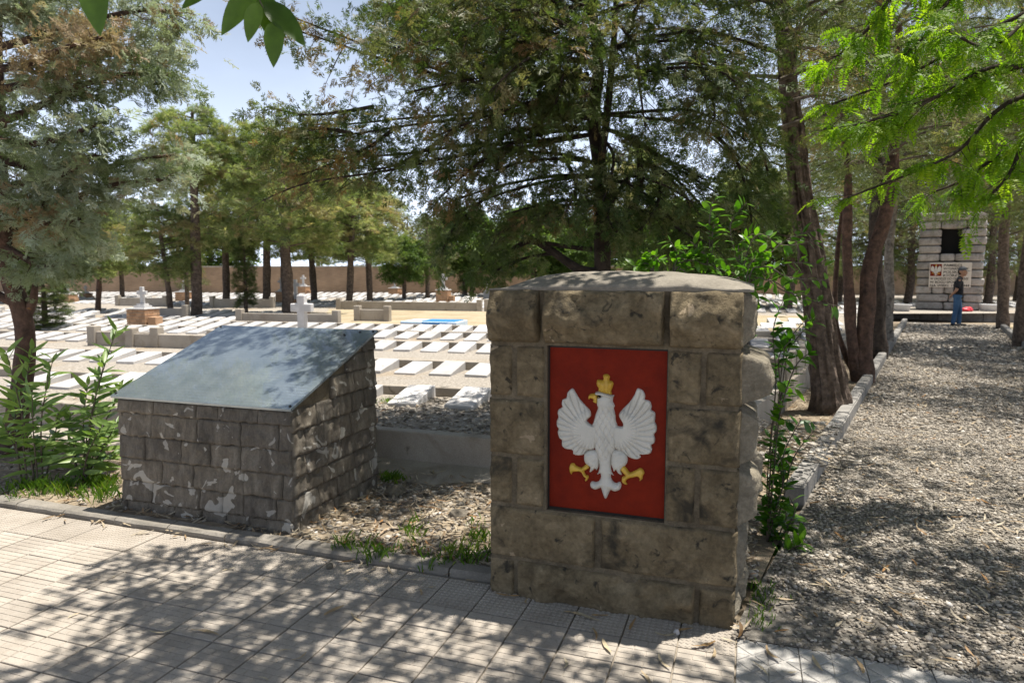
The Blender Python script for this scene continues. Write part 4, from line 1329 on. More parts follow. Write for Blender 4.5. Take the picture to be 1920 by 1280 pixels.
field_kerb(xl(140, 652), xl(232, 660), ROWS[1] + 2.0, .26, 'concrete kerb with end posts left of the lectern behind the oleander')
field_kerb(xl(262, 648), xl(430, 650), ROWS[2] - .45, .24, 'concrete kerb with square posts just above the lectern plaque')
field_kerb(xl(100, 612), xl(200, 612), ROWS[5] + .9, .3, 'white concrete kerb with posts left of the big brick pedestal')
field_kerb(xl(420, 612), xl(632, 612), ROWS[5] - .55, .3, 'pale kerb with posts in front of the plain stone cross')
field_kerb(xl(648, 605), xl(712, 605), ROWS[6], .32, 'short pale kerb with end posts left of the dry grass')
field_kerb(xl(560, 588), xl(876, 588), ROWS[8] - 1.5, .30, 'long grey kerb at the back edge of the dry grass')
field_kerb(xl(892, 588), xl(1300, 590), ROWS[8] - 1.5, .32, 'pale kerb continuing behind the pillar at the dry grass')
field_kerb(xl(105, 580), xl(225, 580), ROWS[8] - 1.2, .32, 'brown shaded kerb behind the leaning red trunk')
field_kerb(xl(285, 584), xl(432, 584), ROWS[8] - 1.2, .32, 'tan kerb behind the tall pine trunk')
# dry grass patch
dg = [fv(xl(590, 610), ROWS[5] - .2), fv(xl(930, 612), ROWS[5] - .4), fv(xl(1500, 600), ROWS[5]), fv(xl(1500, 590), ROWS[8] - 1.6), fv(xl(540, 588), ROWS[8] - 1.6)]
poly_sheet('dry_grass_strip', dg, ZF + .006, M['drygrass'], label='strip of dry yellow grass between two blocks of graves', cat='ground')
# blue and white covered grave
bt = empty('covered_grave', at(795, 614, ZF), FH)
tag(bt, 'grave covered with a blue and white sheet before the dry grass', 'grave')
blue = rough_mat('blue_sheet', [(0.3, (0.02, 0.16, 0.42)), (0.7, (0.04, 0.24, 0.55))], 3, .5, .3, 8, .1, rand=0)
pale_blue = rough_mat('pale_sheet', [(0.3, (0.40, 0.52, 0.66)), (0.7, (0.55, 0.66, 0.78))], 3, .5, .3, 8, .1, rand=0)
bev_box('box', -.62, .82, 0, .9, -.02, .14, pale_blue, bt, .02)
bev_box('blue_side', -.05, .60, -.012, .0, .0, .13, blue, bt, .002)
bev_box('blue_top', -.1, .75, .1, .8, .141, .155, blue, bt, .004)

# raised grave border beside the leaning tree
rb = empty('raised_grave', at(1462, 722, ZF), math.atan2(DP.y, DP.x) - math.pi / 2)
tag(rb, 'raised grave border of grey concrete slabs right of the pillar', 'grave')
bev_box('front_slab', -.42, .05, -.04, .04, -.1, .32, M['conc'], rb, .01)
for k in range(4):
    bev_box('side_slab', -.01, .065, .045 + k * .72, .045 + k * .72 + .62, -.1, .30, M['conc'], rb, .01)
    bev_box('post', -.025, .08, .67 + k * .72, .76 + k * .72, -.1, .34, M['conc'], rb, .008)
bev_box('lid', -.40, -.02, .05, 2.4, .10, .16, M['tablet'], rb, .01)

# crosses on brick pedestals
def brick_box(parent, name, x0, x1, y0, y1, h, nrow):
    """core with rows of single bricks"""
    core = bev_box(name, x0 + .012, x1 - .012, y0 + .012, y1 - .012, -.05, h - .004, M['brickmortar'], parent, 0)
    r = random.Random(int(h * 1000))
    rh = h / nrow
    for k in range(nrow):
        za, zb = k * rh + .006, (k + 1) * rh - .004
        for (fx, L, ax) in (('f', x1 - x0, 0), ('r', y1 - y0, 1), ('l', y1 - y0, 1)):
            n = max(2, round(L / .2)); off = .5 if k % 2 else 0
            cuts = [0] + [L * (i + off) / n for i in range(1 if not off else 0, n) if 0 < L * (i + off) / n < L] + [L]
            for a, b_ in zip(cuts[:-1], cuts[1:]):
                if b_ - a < .02: continue
                if fx == 'f': bev_box('brick', x0 + a + .004, x0 + b_ - .004, y0, y0 + .02, za, zb, M['brick'], core, 0)
                elif fx == 'r': bev_box('brick', x1 - .02, x1, y0 + a + .004, y0 + b_ - .004, za + .0006, zb - .0006, M['brick'], core, 0)
                else: bev_box('brick', x0, x0 + .02, y0 + a + .004, y0 + b_ - .004, za + .0006, zb - .0006, M['brick'], core, 0)
    return core
def cross_bm(h, w, t, arm_z):
    bm = bmesh.new()
    a = t / 2
    pts = [(-a, 0), (a, 0), (a, arm_z - a), (w / 2, arm_z - a), (w / 2, arm_z + a), (a, arm_z + a), (a, h), (-a, h), (-a, arm_z + a), (-w / 2, arm_z + a), (-w / 2, arm_z - a), (-a, arm_z - a)]
    f = bm.faces.new([bm.verts.new((x, -a * .8, z)) for x, z in pts])
    g_ = bmesh.ops.extrude_face_region(bm, geom=[f])
    bmesh.ops.translate(bm, vec=(0, a * 1.6, 0), verts=[v for v in g_['geom'] if isinstance(v, bmesh.types.BMVert)])
    bmesh.ops.bevel(bm, geom=bm.edges[:], offset=t * .08, segments=1, affect='EDGES')
    return bm
for k, ((px, py, pw, ty, lb), c) in enumerate(zip(CROSSES, cross_pos)):
    sc = c.y / F
    root = empty('grave_cross', c, FH)
    tag(root, lb, 'grave cross', 'crosses on brick pedestals')
    w = pw * sc * .82
    tot = (py - ty) * sc
    hp = tot * .42
    d = w * .95
    if k == 0: brick_box(root, 'pedestal', -w / 2, w / 2, 0, d, hp, 5)
    elif k == 9: bev_box('pedestal', -w / 2, w / 2, 0, d, -.05, hp, M['cross'], root, .02)
    else: brick_box(root, 'pedestal', -w / 2, w / 2, 0, d, hp, 4)
    if k != 9:
        bev_box('step_block', w / 2 + .03, w / 2 + .26, d * .1, d * .6, -.05, hp * .55, M['brick'], root, .01)
    bev_box('slab', -w / 2 - .015, w / 2 + .015, -.015, d + .015, hp + .002, hp + tot * .035, M['cross'], root, .008)
    z1_ = hp + tot * .036
    bm = bmesh.new()
    add_box(bm, -w * .3, w * .3, d * .25, d * .75, z1_, z1_ + tot * .11)
    bmesh.ops.bevel(bm, geom=[e for e in bm.edges if all(v.co.z > z1_ + .01 for v in e.verts)], offset=tot * .05, segments=2, affect='EDGES')
    bm_obj('plinth', bm, M['cross'], root)
    z2_ = z1_ + tot * .105
    ch = tot - z2_
    o = bm_obj('cross', cross_bm(ch, ch * .66, ch * .22, ch * .64), M['cross'], root)
    o.location = (0, d * .5, z2_)
# plain cross standing behind the lectern
c = at(568, 631, ZF)
root = empty('grave_cross', c, FH)
tag(root, 'plain thick grey stone cross rising just behind the lectern', 'grave cross')
o = bm_obj('cross', cross_bm(.86, .47, .17, .60), M['cross'], root)
bev_box('foot', -.18, .18, -.14, .14, -.05, .12, M['conc'], root, .012)

# ------------------------------------------------------------------ monument at the end of the path
MC = atY(1776, 582, 24.2); MC.z = 0.27
mon = empty('monument', MC, math.atan2(-MC.x, MC.y))
tag(mon, 'tall grey rusticated stone monument with inscribed plaque at the path end', 'monument')
MWd = 1.98
rowh = 0.283
r = random.Random(9)
NRow = 12
def pillow(name, x0, x1, z0, z1, y0, y1, seed, parent, b=.07):
    """rounded rusticated block"""
    bm = bmesh.new()
    n = 10
    nx = max(4, int((x1 - x0) / .07)); nz = 6; ny = max(3, int((y1 - y0) / .09))
    add_box(bm, x0, x1, y0, y1, z0, z1)
    bmesh.ops.subdivide_edges(bm, edges=bm.edges[:], cuts=5, use_grid_fill=True)
    cx, cy, cz = (x0 + x1) / 2, (y0 + y1) / 2, (z0 + z1) / 2
    hx, hy, hz = (x1 - x0) / 2, (y1 - y0) / 2, (z1 - z0) / 2
    for v in bm.verts:
        q = Vector((v.co.x - cx, v.co.y - cy, v.co.z - cz))
        inner = Vector((max(-hx + b, min(hx - b, q.x)), max(-hy + b, min(hy - b, q.y)), max(-hz + b, min(hz - b, q.z))))
        d = q - inner
        if d.length > 1e-6: d = d.normalized() * b
        p = inner + d
        nn_ = mnoise.noise(Vector((p.x + cx, p.y, p.z + cz)) * 5 + Vector((seed, 0, 0))) + .5 * mnoise.noise(Vector((p.x + cx, p.y, p.z + cz)) * 12 + Vector((seed, 0, 0)))
        p += Vector((p.x / hx, p.y / hy, 0)) * .018 * nn_
        v.co = Vector((cx, cy, cz)) + p
    return bm_obj(name, bm, M['monument'], parent, True)
for k in range(NRow):
    z0, z1 = k * rowh + .004, (k + 1) * rowh - .004
    niche = 7 <= k <= 9
    cuts = [-MWd / 2] + sorted(r.uniform(-.55, .55) for _ in range(2)) + [MWd / 2]
    if cuts[2] - cuts[1] < .35: cuts[2] = cuts[1] + .45
    if niche: cuts = [-MWd / 2, -.30, .28, MWd / 2]
    for i, (a, b_) in enumerate(zip(cuts[:-1], cuts[1:])):
        if niche and i == 1: continue
        ov = r.uniform(-.02, .04)
        pillow('stone', a - (ov if i == 0 else 0) + .003, b_ + (ov if i == len(cuts) - 2 else 0) - .003, z0, z1, -.02, .75, k * 5 + i, mon)
bev_box('niche_back', -.35, .33, .35, .40, 7 * rowh, 10 * rowh, M['niche_shade'], mon, 0)  # dark sheet standing in for the shade of the open niche
bev_box('core', -.9, .9, .42, .70, 0, NRow * rowh - .05, M['mortar'], mon, 0)
# plaque with lettering
cream = rough_mat('cream_marble', [(0.3, (0.56, 0.50, 0.42)), (0.7, (0.66, 0.60, 0.52))], 3, .6, .1, 30, .06, rand=0)
px0, px1, pz0, pz1 = -.61, .64, .80, 1.66
pl = bev_box('plaque', px0, px1, -.075, -.03, pz0, pz1, cream, mon, .006, 1)
rs = bev_box('red_field', px0 + .03, px0 + .37, -.083, -.076, pz1 - .47, pz1 - .05, M['red'], pl, .002, 1)
def flat_poly(name, poly, s, ox, oz, y0, y1, mat, parent):
    bm = bmesh.new()
    f = bm.faces.new([bm.verts.new((ox + p[0] * s, y0, oz - p[1] * s)) for p in poly])
    e = bmesh.ops.extrude_face_region(bm, geom=[f])
    bmesh.ops.translate(bm, vec=(0, y1 - y0, 0), verts=[v for v in e['geom'] if isinstance(v, bmesh.types.BMVert)])
    bmesh.ops.triangulate(bm, faces=bm.faces[:])
    return bm_obj(name, bm, mat, parent)
es = .00045
for nm, poly, mt, yy in (('wing', WL, 'white', -.090), ('wing', WR, 'white', -.0905), ('eagle_body', BD, 'white', -.093), ('crown', CR, 'gold', -.094), ('thigh', TL_, 'white', -.0915), ('thigh', TR_, 'white', -.0912), ('talon', LL, 'gold', -.0908), ('talon', RL, 'gold', -.0909)):
    flat_poly(nm, poly, es, px0 + .20 - 478 * es, pz1 - .045 + 190 * es, -.0832, yy, M[mt], pl)
ink = plain('dark_lettering', (0.02, 0.018, 0.016), .6)
def lettering(txt, x, z, size, width):
    cu = bpy.data.curves.new('lettering', 'FONT')
    cu.body = txt; cu.size = size; cu.extrude = .002; cu.offset = size * .022
    o = bpy.data.objects.new('lettering', cu)
    COL.objects.link(o)
    bpy.context.view_layer.update()
    me = bpy.data.meshes.new_from_object(o.evaluated_get(bpy.context.evaluated_depsgraph_get()))
    bpy.data.objects.remove(o)
    me.materials.clear(); me.materials.append(ink)
    xs = [v.co.x for v in me.vertices]
    k = width / (max(xs) - min(xs))
    o = obj('lettering', me, pl)
    o.location = (x, -.0785, z); o.rotation_euler = (math.pi / 2, 0, 0); o.scale = (k, 1, 1)
    return o
lx = px0 + .42
for i, (t, w) in enumerate((('PAMI\u0118CI', .52), ('WYGNA\u0143C\u00d3W', .74), ('POLSKICH', .64), ('KT\u00d3RZY', .50))):
    lettering(t, lx, pz1 - .135 - i * .117, .115, w)
for i, (t, w) in enumerate((('W DRODZE DO OJCZYZNY', 1.14), ('W BOGU SPOCZ\u0118LI', 1.0), ('NA WIEKI. 1942-1944', 1.16))):
    lettering(t, px0 + .04, pz1 - .60 - i * .118, .112, w)
# ledge in front of the monument
led = empty('stone_ledge', MC + Vector((0, 0, -.27)), mon.rotation_euler.z)
tag(led, 'low stone ledge across the path end carrying planters', 'ledge')
x = -3.1; k = 0
while x < 4.6:
    L = r.uniform(.5, .68)
    bev_box('stone', x + .006, x + L - .006, -1.02, -.6, -.05, .235, M['monument'], led, .018, 2, .004, k)
    x += L; k += 1
bev_box('slab', -3.2, 4.7, -1.06, 1.5, .238, .268, M['conc'], led, .008, 1)
# tub planters
def tub(px, label):
    c = atY(px, 582, 23.6); c.z = .268
    root = empty('planter', c, mon.rotation_euler.z)
    tag(root, label, 'planter', 'concrete tubs beside the monument')
    V, Fc = [], []
    prof = [(.20, 0), (.235, .02), (.275, .14), (.305, .20), (.31, .235), (.285, .235), (.27, .16)]
    n = 28
    for (rr_, z) in prof:
        for j in range(n):
            a = 2 * math.pi * j / n
            V.append((rr_ * math.cos(a), rr_ * .8 * math.sin(a), z))
    for i in range(len(prof) - 1):
        for j in range(n):
            a0 = i * n + j; a1 = i * n + (j + 1) % n
            Fc.append((a0, a1, a1 + n, a0 + n))
    Fc.append(tuple(range(n))[::-1])
    mesh_obj('bowl', V, Fc, M['cross'], root, True)
    mesh_obj('soil', [(.26 * math.cos(2 * math.pi * j / n), .208 * math.sin(2 * math.pi * j / n), .17) for j in range(n)], [tuple(range(n))], M['dirt'], root)
tub(1690, 'round grey concrete planter left of the monument')
tub(1853, 'round grey concrete planter right of the monument')
# red cloth bag on the ledge
bm = bmesh.new()
bmesh.ops.create_icosphere(bm, subdivisions=4, radius=1)
for v in bm.verts:
    k_ = 1 + .30 * mnoise.noise(v.co * 1.7) + .16 * mnoise.noise(v.co * 4.5)
    v.co = Vector((v.co.x * .20 * k_, v.co.y * .13 * k_, max(v.co.z, -.5) * .10 * k_ + .04))
redcloth = rough_mat('red_plastic', [(0.3, (0.50, 0.02, 0.035)), (0.7, (0.75, 0.06, 0.08))], 9, .45, .4, 20, .1, rand=0)
bag = bm_obj('plastic_bag', bm, redcloth, None, True)
bag.location = atY(1813, 581, 23.35); bag.location.z = .285
tag(bag, 'crumpled bright red bag lying on the ledge behind the man', 'bag')

# ------------------------------------------------------------------ man in profile on the path
def blob(name, limbs, mat, parent, vox=.012, loc=None):
    """limbs: list of (p0, r0, p1, r1) tapered capsules merged into one skin"""
    bm = bmesh.new()
    for (a, ra, b_, rb_) in limbs:
        a, b_ = Vector(a), Vector(b_)
        L = (b_ - a).length
        n = max(2, int(L / (min(ra, rb_) * .45)) + 1)
        for i in range(n + 1):
            t = i / n
            Mx = Matrix.Translation(a.lerp(b_, t)) @ Matrix.Scale(ra + (rb_ - ra) * t, 4)
            bmesh.ops.create_icosphere(bm, subdivisions=2, radius=1, matrix=Mx)
    me = bpy.data.meshes.new(name); bm.to_mesh(me); bm.free()
    o = bpy.data.objects.new(name, me); COL.objects.link(o)
    md = o.modifiers.new('r', 'REMESH'); md.mode = 'VOXEL'; md.voxel_size = vox
    s_ = o.modifiers.new('s', 'SMOOTH'); s_.iterations = 3; s_.factor = .5
    bpy.context.view_layer.update()
    m2 = bpy.data.meshes.new_from_object(o.evaluated_get(bpy.context.evaluated_depsgraph_get()))
    bpy.data.objects.remove(o)
    m2.name = name
    m2.materials.clear(); m2.materials.append(mat)
    m2.polygons.foreach_set('use_smooth', [True] * len(m2.polygons))
    return obj(name, m2, parent)
mp_ = at(1791, 611, 0.0)
face_dir = math.atan2(-mp_.x, mp_.y)          # local +x points to the picture's right
man = empty('person', (mp_.x, mp_.y, 0.006), face_dir)
tag(man, 'person in black T-shirt, jeans and grey cap standing on the path, hands behind back', 'person')
skin = plain('skin', (0.40, 0.22, 0.14), .5)
shirt = rough_mat('black_cotton', [(0.3, (0.012, 0.012, 0.014)), (0.7, (0.022, 0.022, 0.025))], 12, .9, .3, 40, .1, rand=0)
denim = rough_mat('blue_denim', [(0.3, (0.035, 0.085, 0.17)), (0.7, (0.075, 0.15, 0.26))], 7, .9, .3, 60, .15, rand=0)
capm = rough_mat('grey_cap_cloth', [(0.3, (0.06, 0.065, 0.075)), (0.7, (0.12, 0.125, 0.135))], 10, .85, .3, 50, .1, rand=0)
# x forward, y away from camera (his left), z up
hd = Vector((.10, 0, 1.60))
limbs = [((.055, 0, 1.36), .062, (.085, 0, 1.50), .055),
         (hd + Vector((-.02, 0, .03)), .098, hd + Vector((.01, 0, .035)), .094), (hd + Vector((.015, 0, -.06)), .072, hd + Vector((.055, 0, -.085)), .048),
         (hd + Vector((.098, 0, -.005)), .017, hd + Vector((.118, 0, -.03)), .015), (hd + Vector((.095, 0, -.062)), .018, hd + Vector((.10, 0, -.062)), .016)]
for s_ in (-1, 1):
    limbs += [((.03, s_ * .19, 1.34), .055, (-.03, s_ * .235, 1.06), .044), ((-.03, s_ * .235, 1.06), .043, (-.15, s_ * .05, .90), .028),
              ((-.15, s_ * .05, .90), .030, (-.165, s_ * -.02, .86), .032)]
    limbs += [(hd + Vector((-.005, s_ * .096, -.005)), .020, hd + Vector((-.012, s_ * .10, -.035)), .016)]
    for f_ in range(4):
        b0_ = Vector((-.175 - .004 * f_, s_ * (-.03) , .875 - f_ * .018))
        limbs.append((b0_, .0095, b0_ + Vector((-.012, -s_ * .035, -.012 - .004 * (f_ % 2))), .009))
        limbs.append((b0_ + Vector((-.012, -s_ * .035, -.012)), .009, b0_ + Vector((.004, -s_ * .058, -.022)), .0085))
    limbs.append((Vector((-.15, s_ * .02, .885)), .011, Vector((-.17, -s_ * .02, .90)), .0095))
blob('body', limbs, skin, man, .0085)
tl = [((.02, -.06, .98), .135, (.02, .06, .98), .135), ((.02, -.06, 1.10), .125, (.02, .06, 1.10), .125), ((.025, -.08, 1.25), .125, (.025, .08, 1.25), .125), ((.03, -.13, 1.36), .075, (.03, .13, 1.36), .075),
      ((.045, 0, 1.40), .08, (.055, 0, 1.425), .07), ((.02, 0, .90), .145, (.02, 0, 1.25), .13)]
for s_ in (-1, 1):
    tl += [((.03, s_ * .16, 1.365), .075, (.0, s_ * .225, 1.17), .07)]
blob('shirt', tl, shirt, man, .013)
jl = [((.01, -.06, .90), .13, (.01, .06, .90), .13)]
for s_, kx, ax in ((-1, -.015, -.06), (1, .085, .085)):
    jl += [((.01, s_ * .085, .88), .105, (kx, s_ * .095, .50), .072), ((kx, s_ * .095, .50), .072, (ax, s_ * .10, .10), .062)]
blob('jeans', jl, denim, man, .012)
shoe = plain('dark_shoe', (.03, .03, .032), .6)
for s_, ax in ((-1, -.06), (1, .085)):
    blob('shoe', [((ax - .03, s_ * .10, .042), .042, (ax + .08, s_ * .10, .036), .040), ((ax + .08, s_ * .10, .034), .038, (ax + .17, s_ * .105, .03), .030)], shoe, man, .01)
hair = plain('dark_hair', (.02, .015, .012), .8)
blob('hair', [(hd + Vector((-.055, 0, .03)), .075, hd + Vector((-.06, 0, -.03)), .06)], hair, man, .012)
cp = blob('cap', [(hd + Vector((-.02, 0, .065)), .102, hd + Vector((.005, 0, .07)), .098)], capm, man, .012)
V, Fc = [], []
for i in range(9):
    a = -1.1 + 2.2 * i / 8
    for rr_, dz in ((.075, .045), (.185, .022)):
        for dd in (0, .007):
            k_ = rr_ if rr_ < .1 else .085 + .105 * math.cos(a * .8)
            V.append((hd.x + k_ * math.cos(a * .75), hd.y + (.09 if rr_ < .1 else .085) * math.sin(a), hd.z + dz + dd))
for i in range(8):
    b0 = i * 4
    Fc += [(b0, b0 + 2, b0 + 6, b0 + 4), (b0 + 1, b0 + 5, b0 + 7, b0 + 3), (b0 + 2, b0 + 3, b0 + 7, b0 + 6)]
mesh_obj('visor', V, Fc, capm, cp, True)
SHADE_T = -0.30
# ------------------------------------------------------------------ vegetation
def unit(a):
    return a / np.maximum(np.linalg.norm(a, axis=-1, keepdims=True), 1e-9)

def quad_leaf(p, d, n, L, w):
    """kite-shaped leaflet: base, two sides, tip"""
    p, d, n = np.array(p, float), unit(np.array(d, float)), np.array(n, float)
    s = unit(np.cross(d, n))
    return [p, p + d * L * .45 + s * w * .5, p + d * L, p + d * L * .45 - s * w * .5]

def tmpl(quads):
    V = np.array([v for q in quads for v in q], np.float32)
    Fc = np.arange(len(V), dtype=np.int32).reshape(-1, 4)
    return V, Fc

def t_cypress(seed, nb=9, fine=True):
    """scale-leaf spray of length 1 along y"""
    r = random.Random(seed)
    Q = []
    for k in range(nb):
        t = (k + .3) / nb
        for s in (-1, 1):
            if r.random() < .12: continue
            a = math.radians(r.uniform(32, 58)) * s
            d = np.array([math.sin(a), math.cos(a), r.uniform(-.35, .35)])
            L = (.42 * (1 - t) + .14) * r.uniform(.7, 1.15)
            b = np.array([0, t * .95, r.uniform(-.02, .02)])
            Q.append(quad_leaf(b, d, (r.uniform(-.7, .7), r.uniform(-.3, .3), 1), L, .065))
            if fine and L > .2:
                for q in (.35, .65):
                    a2 = a + math.radians(r.choice((-1, 1)) * r.uniform(25, 45))
                    Q.append(quad_leaf(b + d * L * q, (math.sin(a2), math.cos(a2), r.uniform(-.4, .4)), (r.uniform(-.7, .7), .2, 1), L * .5, .055))
    Q.append(quad_leaf((0, .3, 0), (0, 1, 0), (0, 0, 1), .8, .06))
    return tmpl(Q)

def t_pine(seed, n=16):
    r = random.Random(seed)
    Q = []
    for k in range(n):
        th = r.uniform(0, 2 * math.pi); ph = r.uniform(.15, 1.25)
        d = (math.sin(ph) * math.cos(th), math.cos(ph), math.sin(ph) * math.sin(th))
        Q.append(quad_leaf((0, r.uniform(-.15, .25), 0), d, (r.uniform(-1, 1), r.uniform(-1, 1), r.uniform(-1, 1)), r.uniform(.6, 1.0), .085))
    return tmpl(Q)

def t_broad(seed, n=9, L=.36, w=.2):
    r = random.Random(seed)
    Q = []
    for k in range(n):
        d = (r.uniform(-1, 1), r.uniform(.0, 1), r.uniform(-.8, .5))
        Q.append(quad_leaf((r.uniform(-.25, .25), r.uniform(0, .7), r.uniform(-.2, .2)), d, (r.uniform(-.6, .6), r.uniform(-.6, .6), 1), L * r.uniform(.7, 1.2), w * r.uniform(.8, 1.2)))
    return tmpl(Q)

def t_pinnate(seed, pairs=9):
    """one feathery compound leaf, length 1 along y, drooping"""
    r = random.Random(seed)
    Q = []
    dr = r.uniform(.25, .55)
    for k in range(pairs):
        t = .14 + .86 * k / (pairs - 1)
        for s in (-1, 1):
            a = math.radians(r.uniform(55, 75)) * s
            L = .24 * math.sin(math.pi * (.2 + .7 * t)) + .05
            Q.append(quad_leaf((0, t, -dr * t * t), (math.sin(a), math.cos(a), r.uniform(-.35, .05)), (r.uniform(-.3, .3), .2, 1), L, .105))
    return tmpl(Q)

TC = [t_cypress(k) for k in range(5)]
TCS = [t_cypress(20 + k, 6, False) for k in range(4)]
TP = [t_pine(40 + k) for k in range(4)]
TB = [t_broad(60 + k) for k in range(5)]
TN = [t_pinnate(80 + k) for k in range(5)]

def sprays(name, tm, P, A, S, T, mat, rng, flatup=None):
    """place sprig templates: positions, axes, sizes, tints -> one mesh"""
    P, A, S, T = np.array(P, np.float32), unit(np.array(A, np.float32)), np.array(S, np.float32), np.array(T, np.float32)
    n = len(P)
    R = rng.normal(0, 1, (n, 3)).astype(np.float32)
    if flatup is not None: R = R * (1 - flatup) + np.array([0, 0, 1], np.float32) * flatup * 2
    C = unit(R - (R * A).sum(1, keepdims=True) * A)
    B = np.cross(A, C)
    k = rng.integers(0, len(tm), n)
    Vs, Fs, Ts, off = [], [], [], 0
    for i, (V, Fc) in enumerate(tm):
        m = np.where(k == i)[0]
        if not len(m): continue
        W = P[m][:, None] + S[m][:, None, None] * (V[None, :, 0:1] * B[m][:, None] + V[None, :, 1:2] * A[m][:, None] + V[None, :, 2:3] * C[m][:, None])
        Vs.append(W.reshape(-1, 3))
        Fs.append((Fc[None] + (np.arange(len(m)) * len(V))[:, None, None] + off).reshape(-1, 4))
        Ts.append(np.repeat(T[m], len(V)))
        off += len(m) * len(V)
    return fast_mesh(name, np.concatenate(Vs), np.concatenate(Fs), mat, np.clip(np.concatenate(Ts), 0, 1))

class Crown:
    """collects branches (tubes) and sprig placements"""
    def __init__(s, seed):
        s.r = random.Random(seed); s.rng = np.random.default_rng(seed)
        s.V, s.F, s.P, s.A, s.S, s.T = [], [], [], [], [], []
        s.BV, s.BF = [], []
    def trunk(s, pts, radii, n=12, wob=.3, k=6):
        p, q = smooth_path(pts, radii, k * 2)
        tube(s.V, s.F, p, q, n * 2 if n > 8 else n, wob, s.r)
    def branch(s, pts, radii, nsec, seclen, nspray, size, tint=(.4, .2), droop=.25, start=.15, sub=True, spread=1.0, dead=0.0, k=4, tipup=0.0):
        r = s.r
        p, q = smooth_path(pts, radii, k)
        tube(s.BV, s.BF, p, q, 5)
        n = len(p)
        bt = tint[0] + r.gauss(0, tint[1] * .6)
        isdead = r.random() < dead
        for j in range(nsec):
            t = start + (1 - start) * (j + r.random()) / nsec
            i = min(n - 2, int(t * (n - 1)))
            o = p[i].lerp(p[i + 1], t * (n - 1) - i)
            d = (p[i + 1] - p[i]).normalized()
            side = d.cross(Vector((0, 0, 1)))
            if side.length < .1: side = Vector((r.uniform(-1, 1), r.uniform(-1, 1), 0))
            side.normalize()
            sd = side * (1 if j % 2 else -1) * spread * r.uniform(.4, 1.2) + d * r.uniform(.3, 1.0) + Vector((0, 0, r.uniform(-droop * 1.6, droop * .9 + tipup)))
            sd.normalize()
            L = seclen * r.uniform(.5, 1.15) * (1 - .45 * t)
            e = o + sd * L + Vector((0, 0, -droop * L * .5))
            if sub: tube(s.BV, s.BF, [o, o.lerp(e, .5) + Vector((0, 0, .04 * L)), e], [max(.003, q[i] * .4), .003, .0015], 3)
            st = bt + r.gauss(0, tint[1])
            dd = isdead or r.random() < dead * .5
            for m in range(nspray):
                u = (m + r.random()) / nspray
                c = o.lerp(e, u) + Vector((r.gauss(0, .085), r.gauss(0, .085), r.gauss(0, .075))) * (seclen / .5)
                ax = sd + Vector((r.gauss(0, .55), r.gauss(0, .55), r.gauss(-droop * .6 + tipup, .4)))
                s.P.append(c[:]); s.A.append(ax[:]); s.S.append(size * r.uniform(.65, 1.25))
                s.T.append(.93 + r.gauss(0, .05) if dd else st + r.gauss(0, tint[1] * .5))
    def build(s, root, tm, lmat, bmat, tname='trunk', cname='crown', twig=None, flatup=None):
        V = [tuple(v) for v in s.V]
        o1 = mesh_obj(tname, V, s.F, bmat, root, True)
        if s.BV:
            mesh_obj('branches', [tuple(v) for v in s.BV], s.BF, twig or bmat, root, True)
        me = sprays(cname, tm, s.P, s.A, s.S, s.T, lmat, s.rng, flatup)
        o2 = obj(cname, me, root)
        return o1, o2

def px_pts(L, Y):
    """photo pixels (x, y[, extra depth]) on a curtain at depth Y -> points"""
    return [atY(p[0], p[1], Y + (p[2] if len(p) > 2 else 0)) for p in L]

# ---- dark cypress standing behind the pillar
HY = 5.9
c = Crown(101)
base = atY(1130, 700, HY); base.z = .02
tr = [Vector((base.x, HY, 0.0))] + px_pts([(1130, 500), (1128, 430), (1126, 330), (1113, 220), (1122, 130), (1108, 0), (1112, -120), (1118, -260)], HY)
c.trunk(tr, [.085, .066, .060, .054, .050, .044, .038, .03, .018])
c.trunk(px_pts([(1132, 445), (1160, 420), (1188, 388), (1200, 340), (1196, 260)], HY), [.045, .042, .036, .028, .018], 8)
c.trunk(px_pts([(1118, 512), (1085, 505), (1040, 475), (998, 452), (960, 468)], HY), [.05, .042, .034, .027, .015], 8)
c.trunk(px_pts([(1110, 468), (1060, 462), (1020, 455)], HY), [.02, .018, .012], 6)
c.trunk(px_pts([(1128, 300), (1140, 200), (1150, 90), (1158, -60)], HY - .15), [.03, .03, .026, .018], 8)
kw = dict(tint=(.42, .2), droop=.35, dead=.025)
SZ = .125
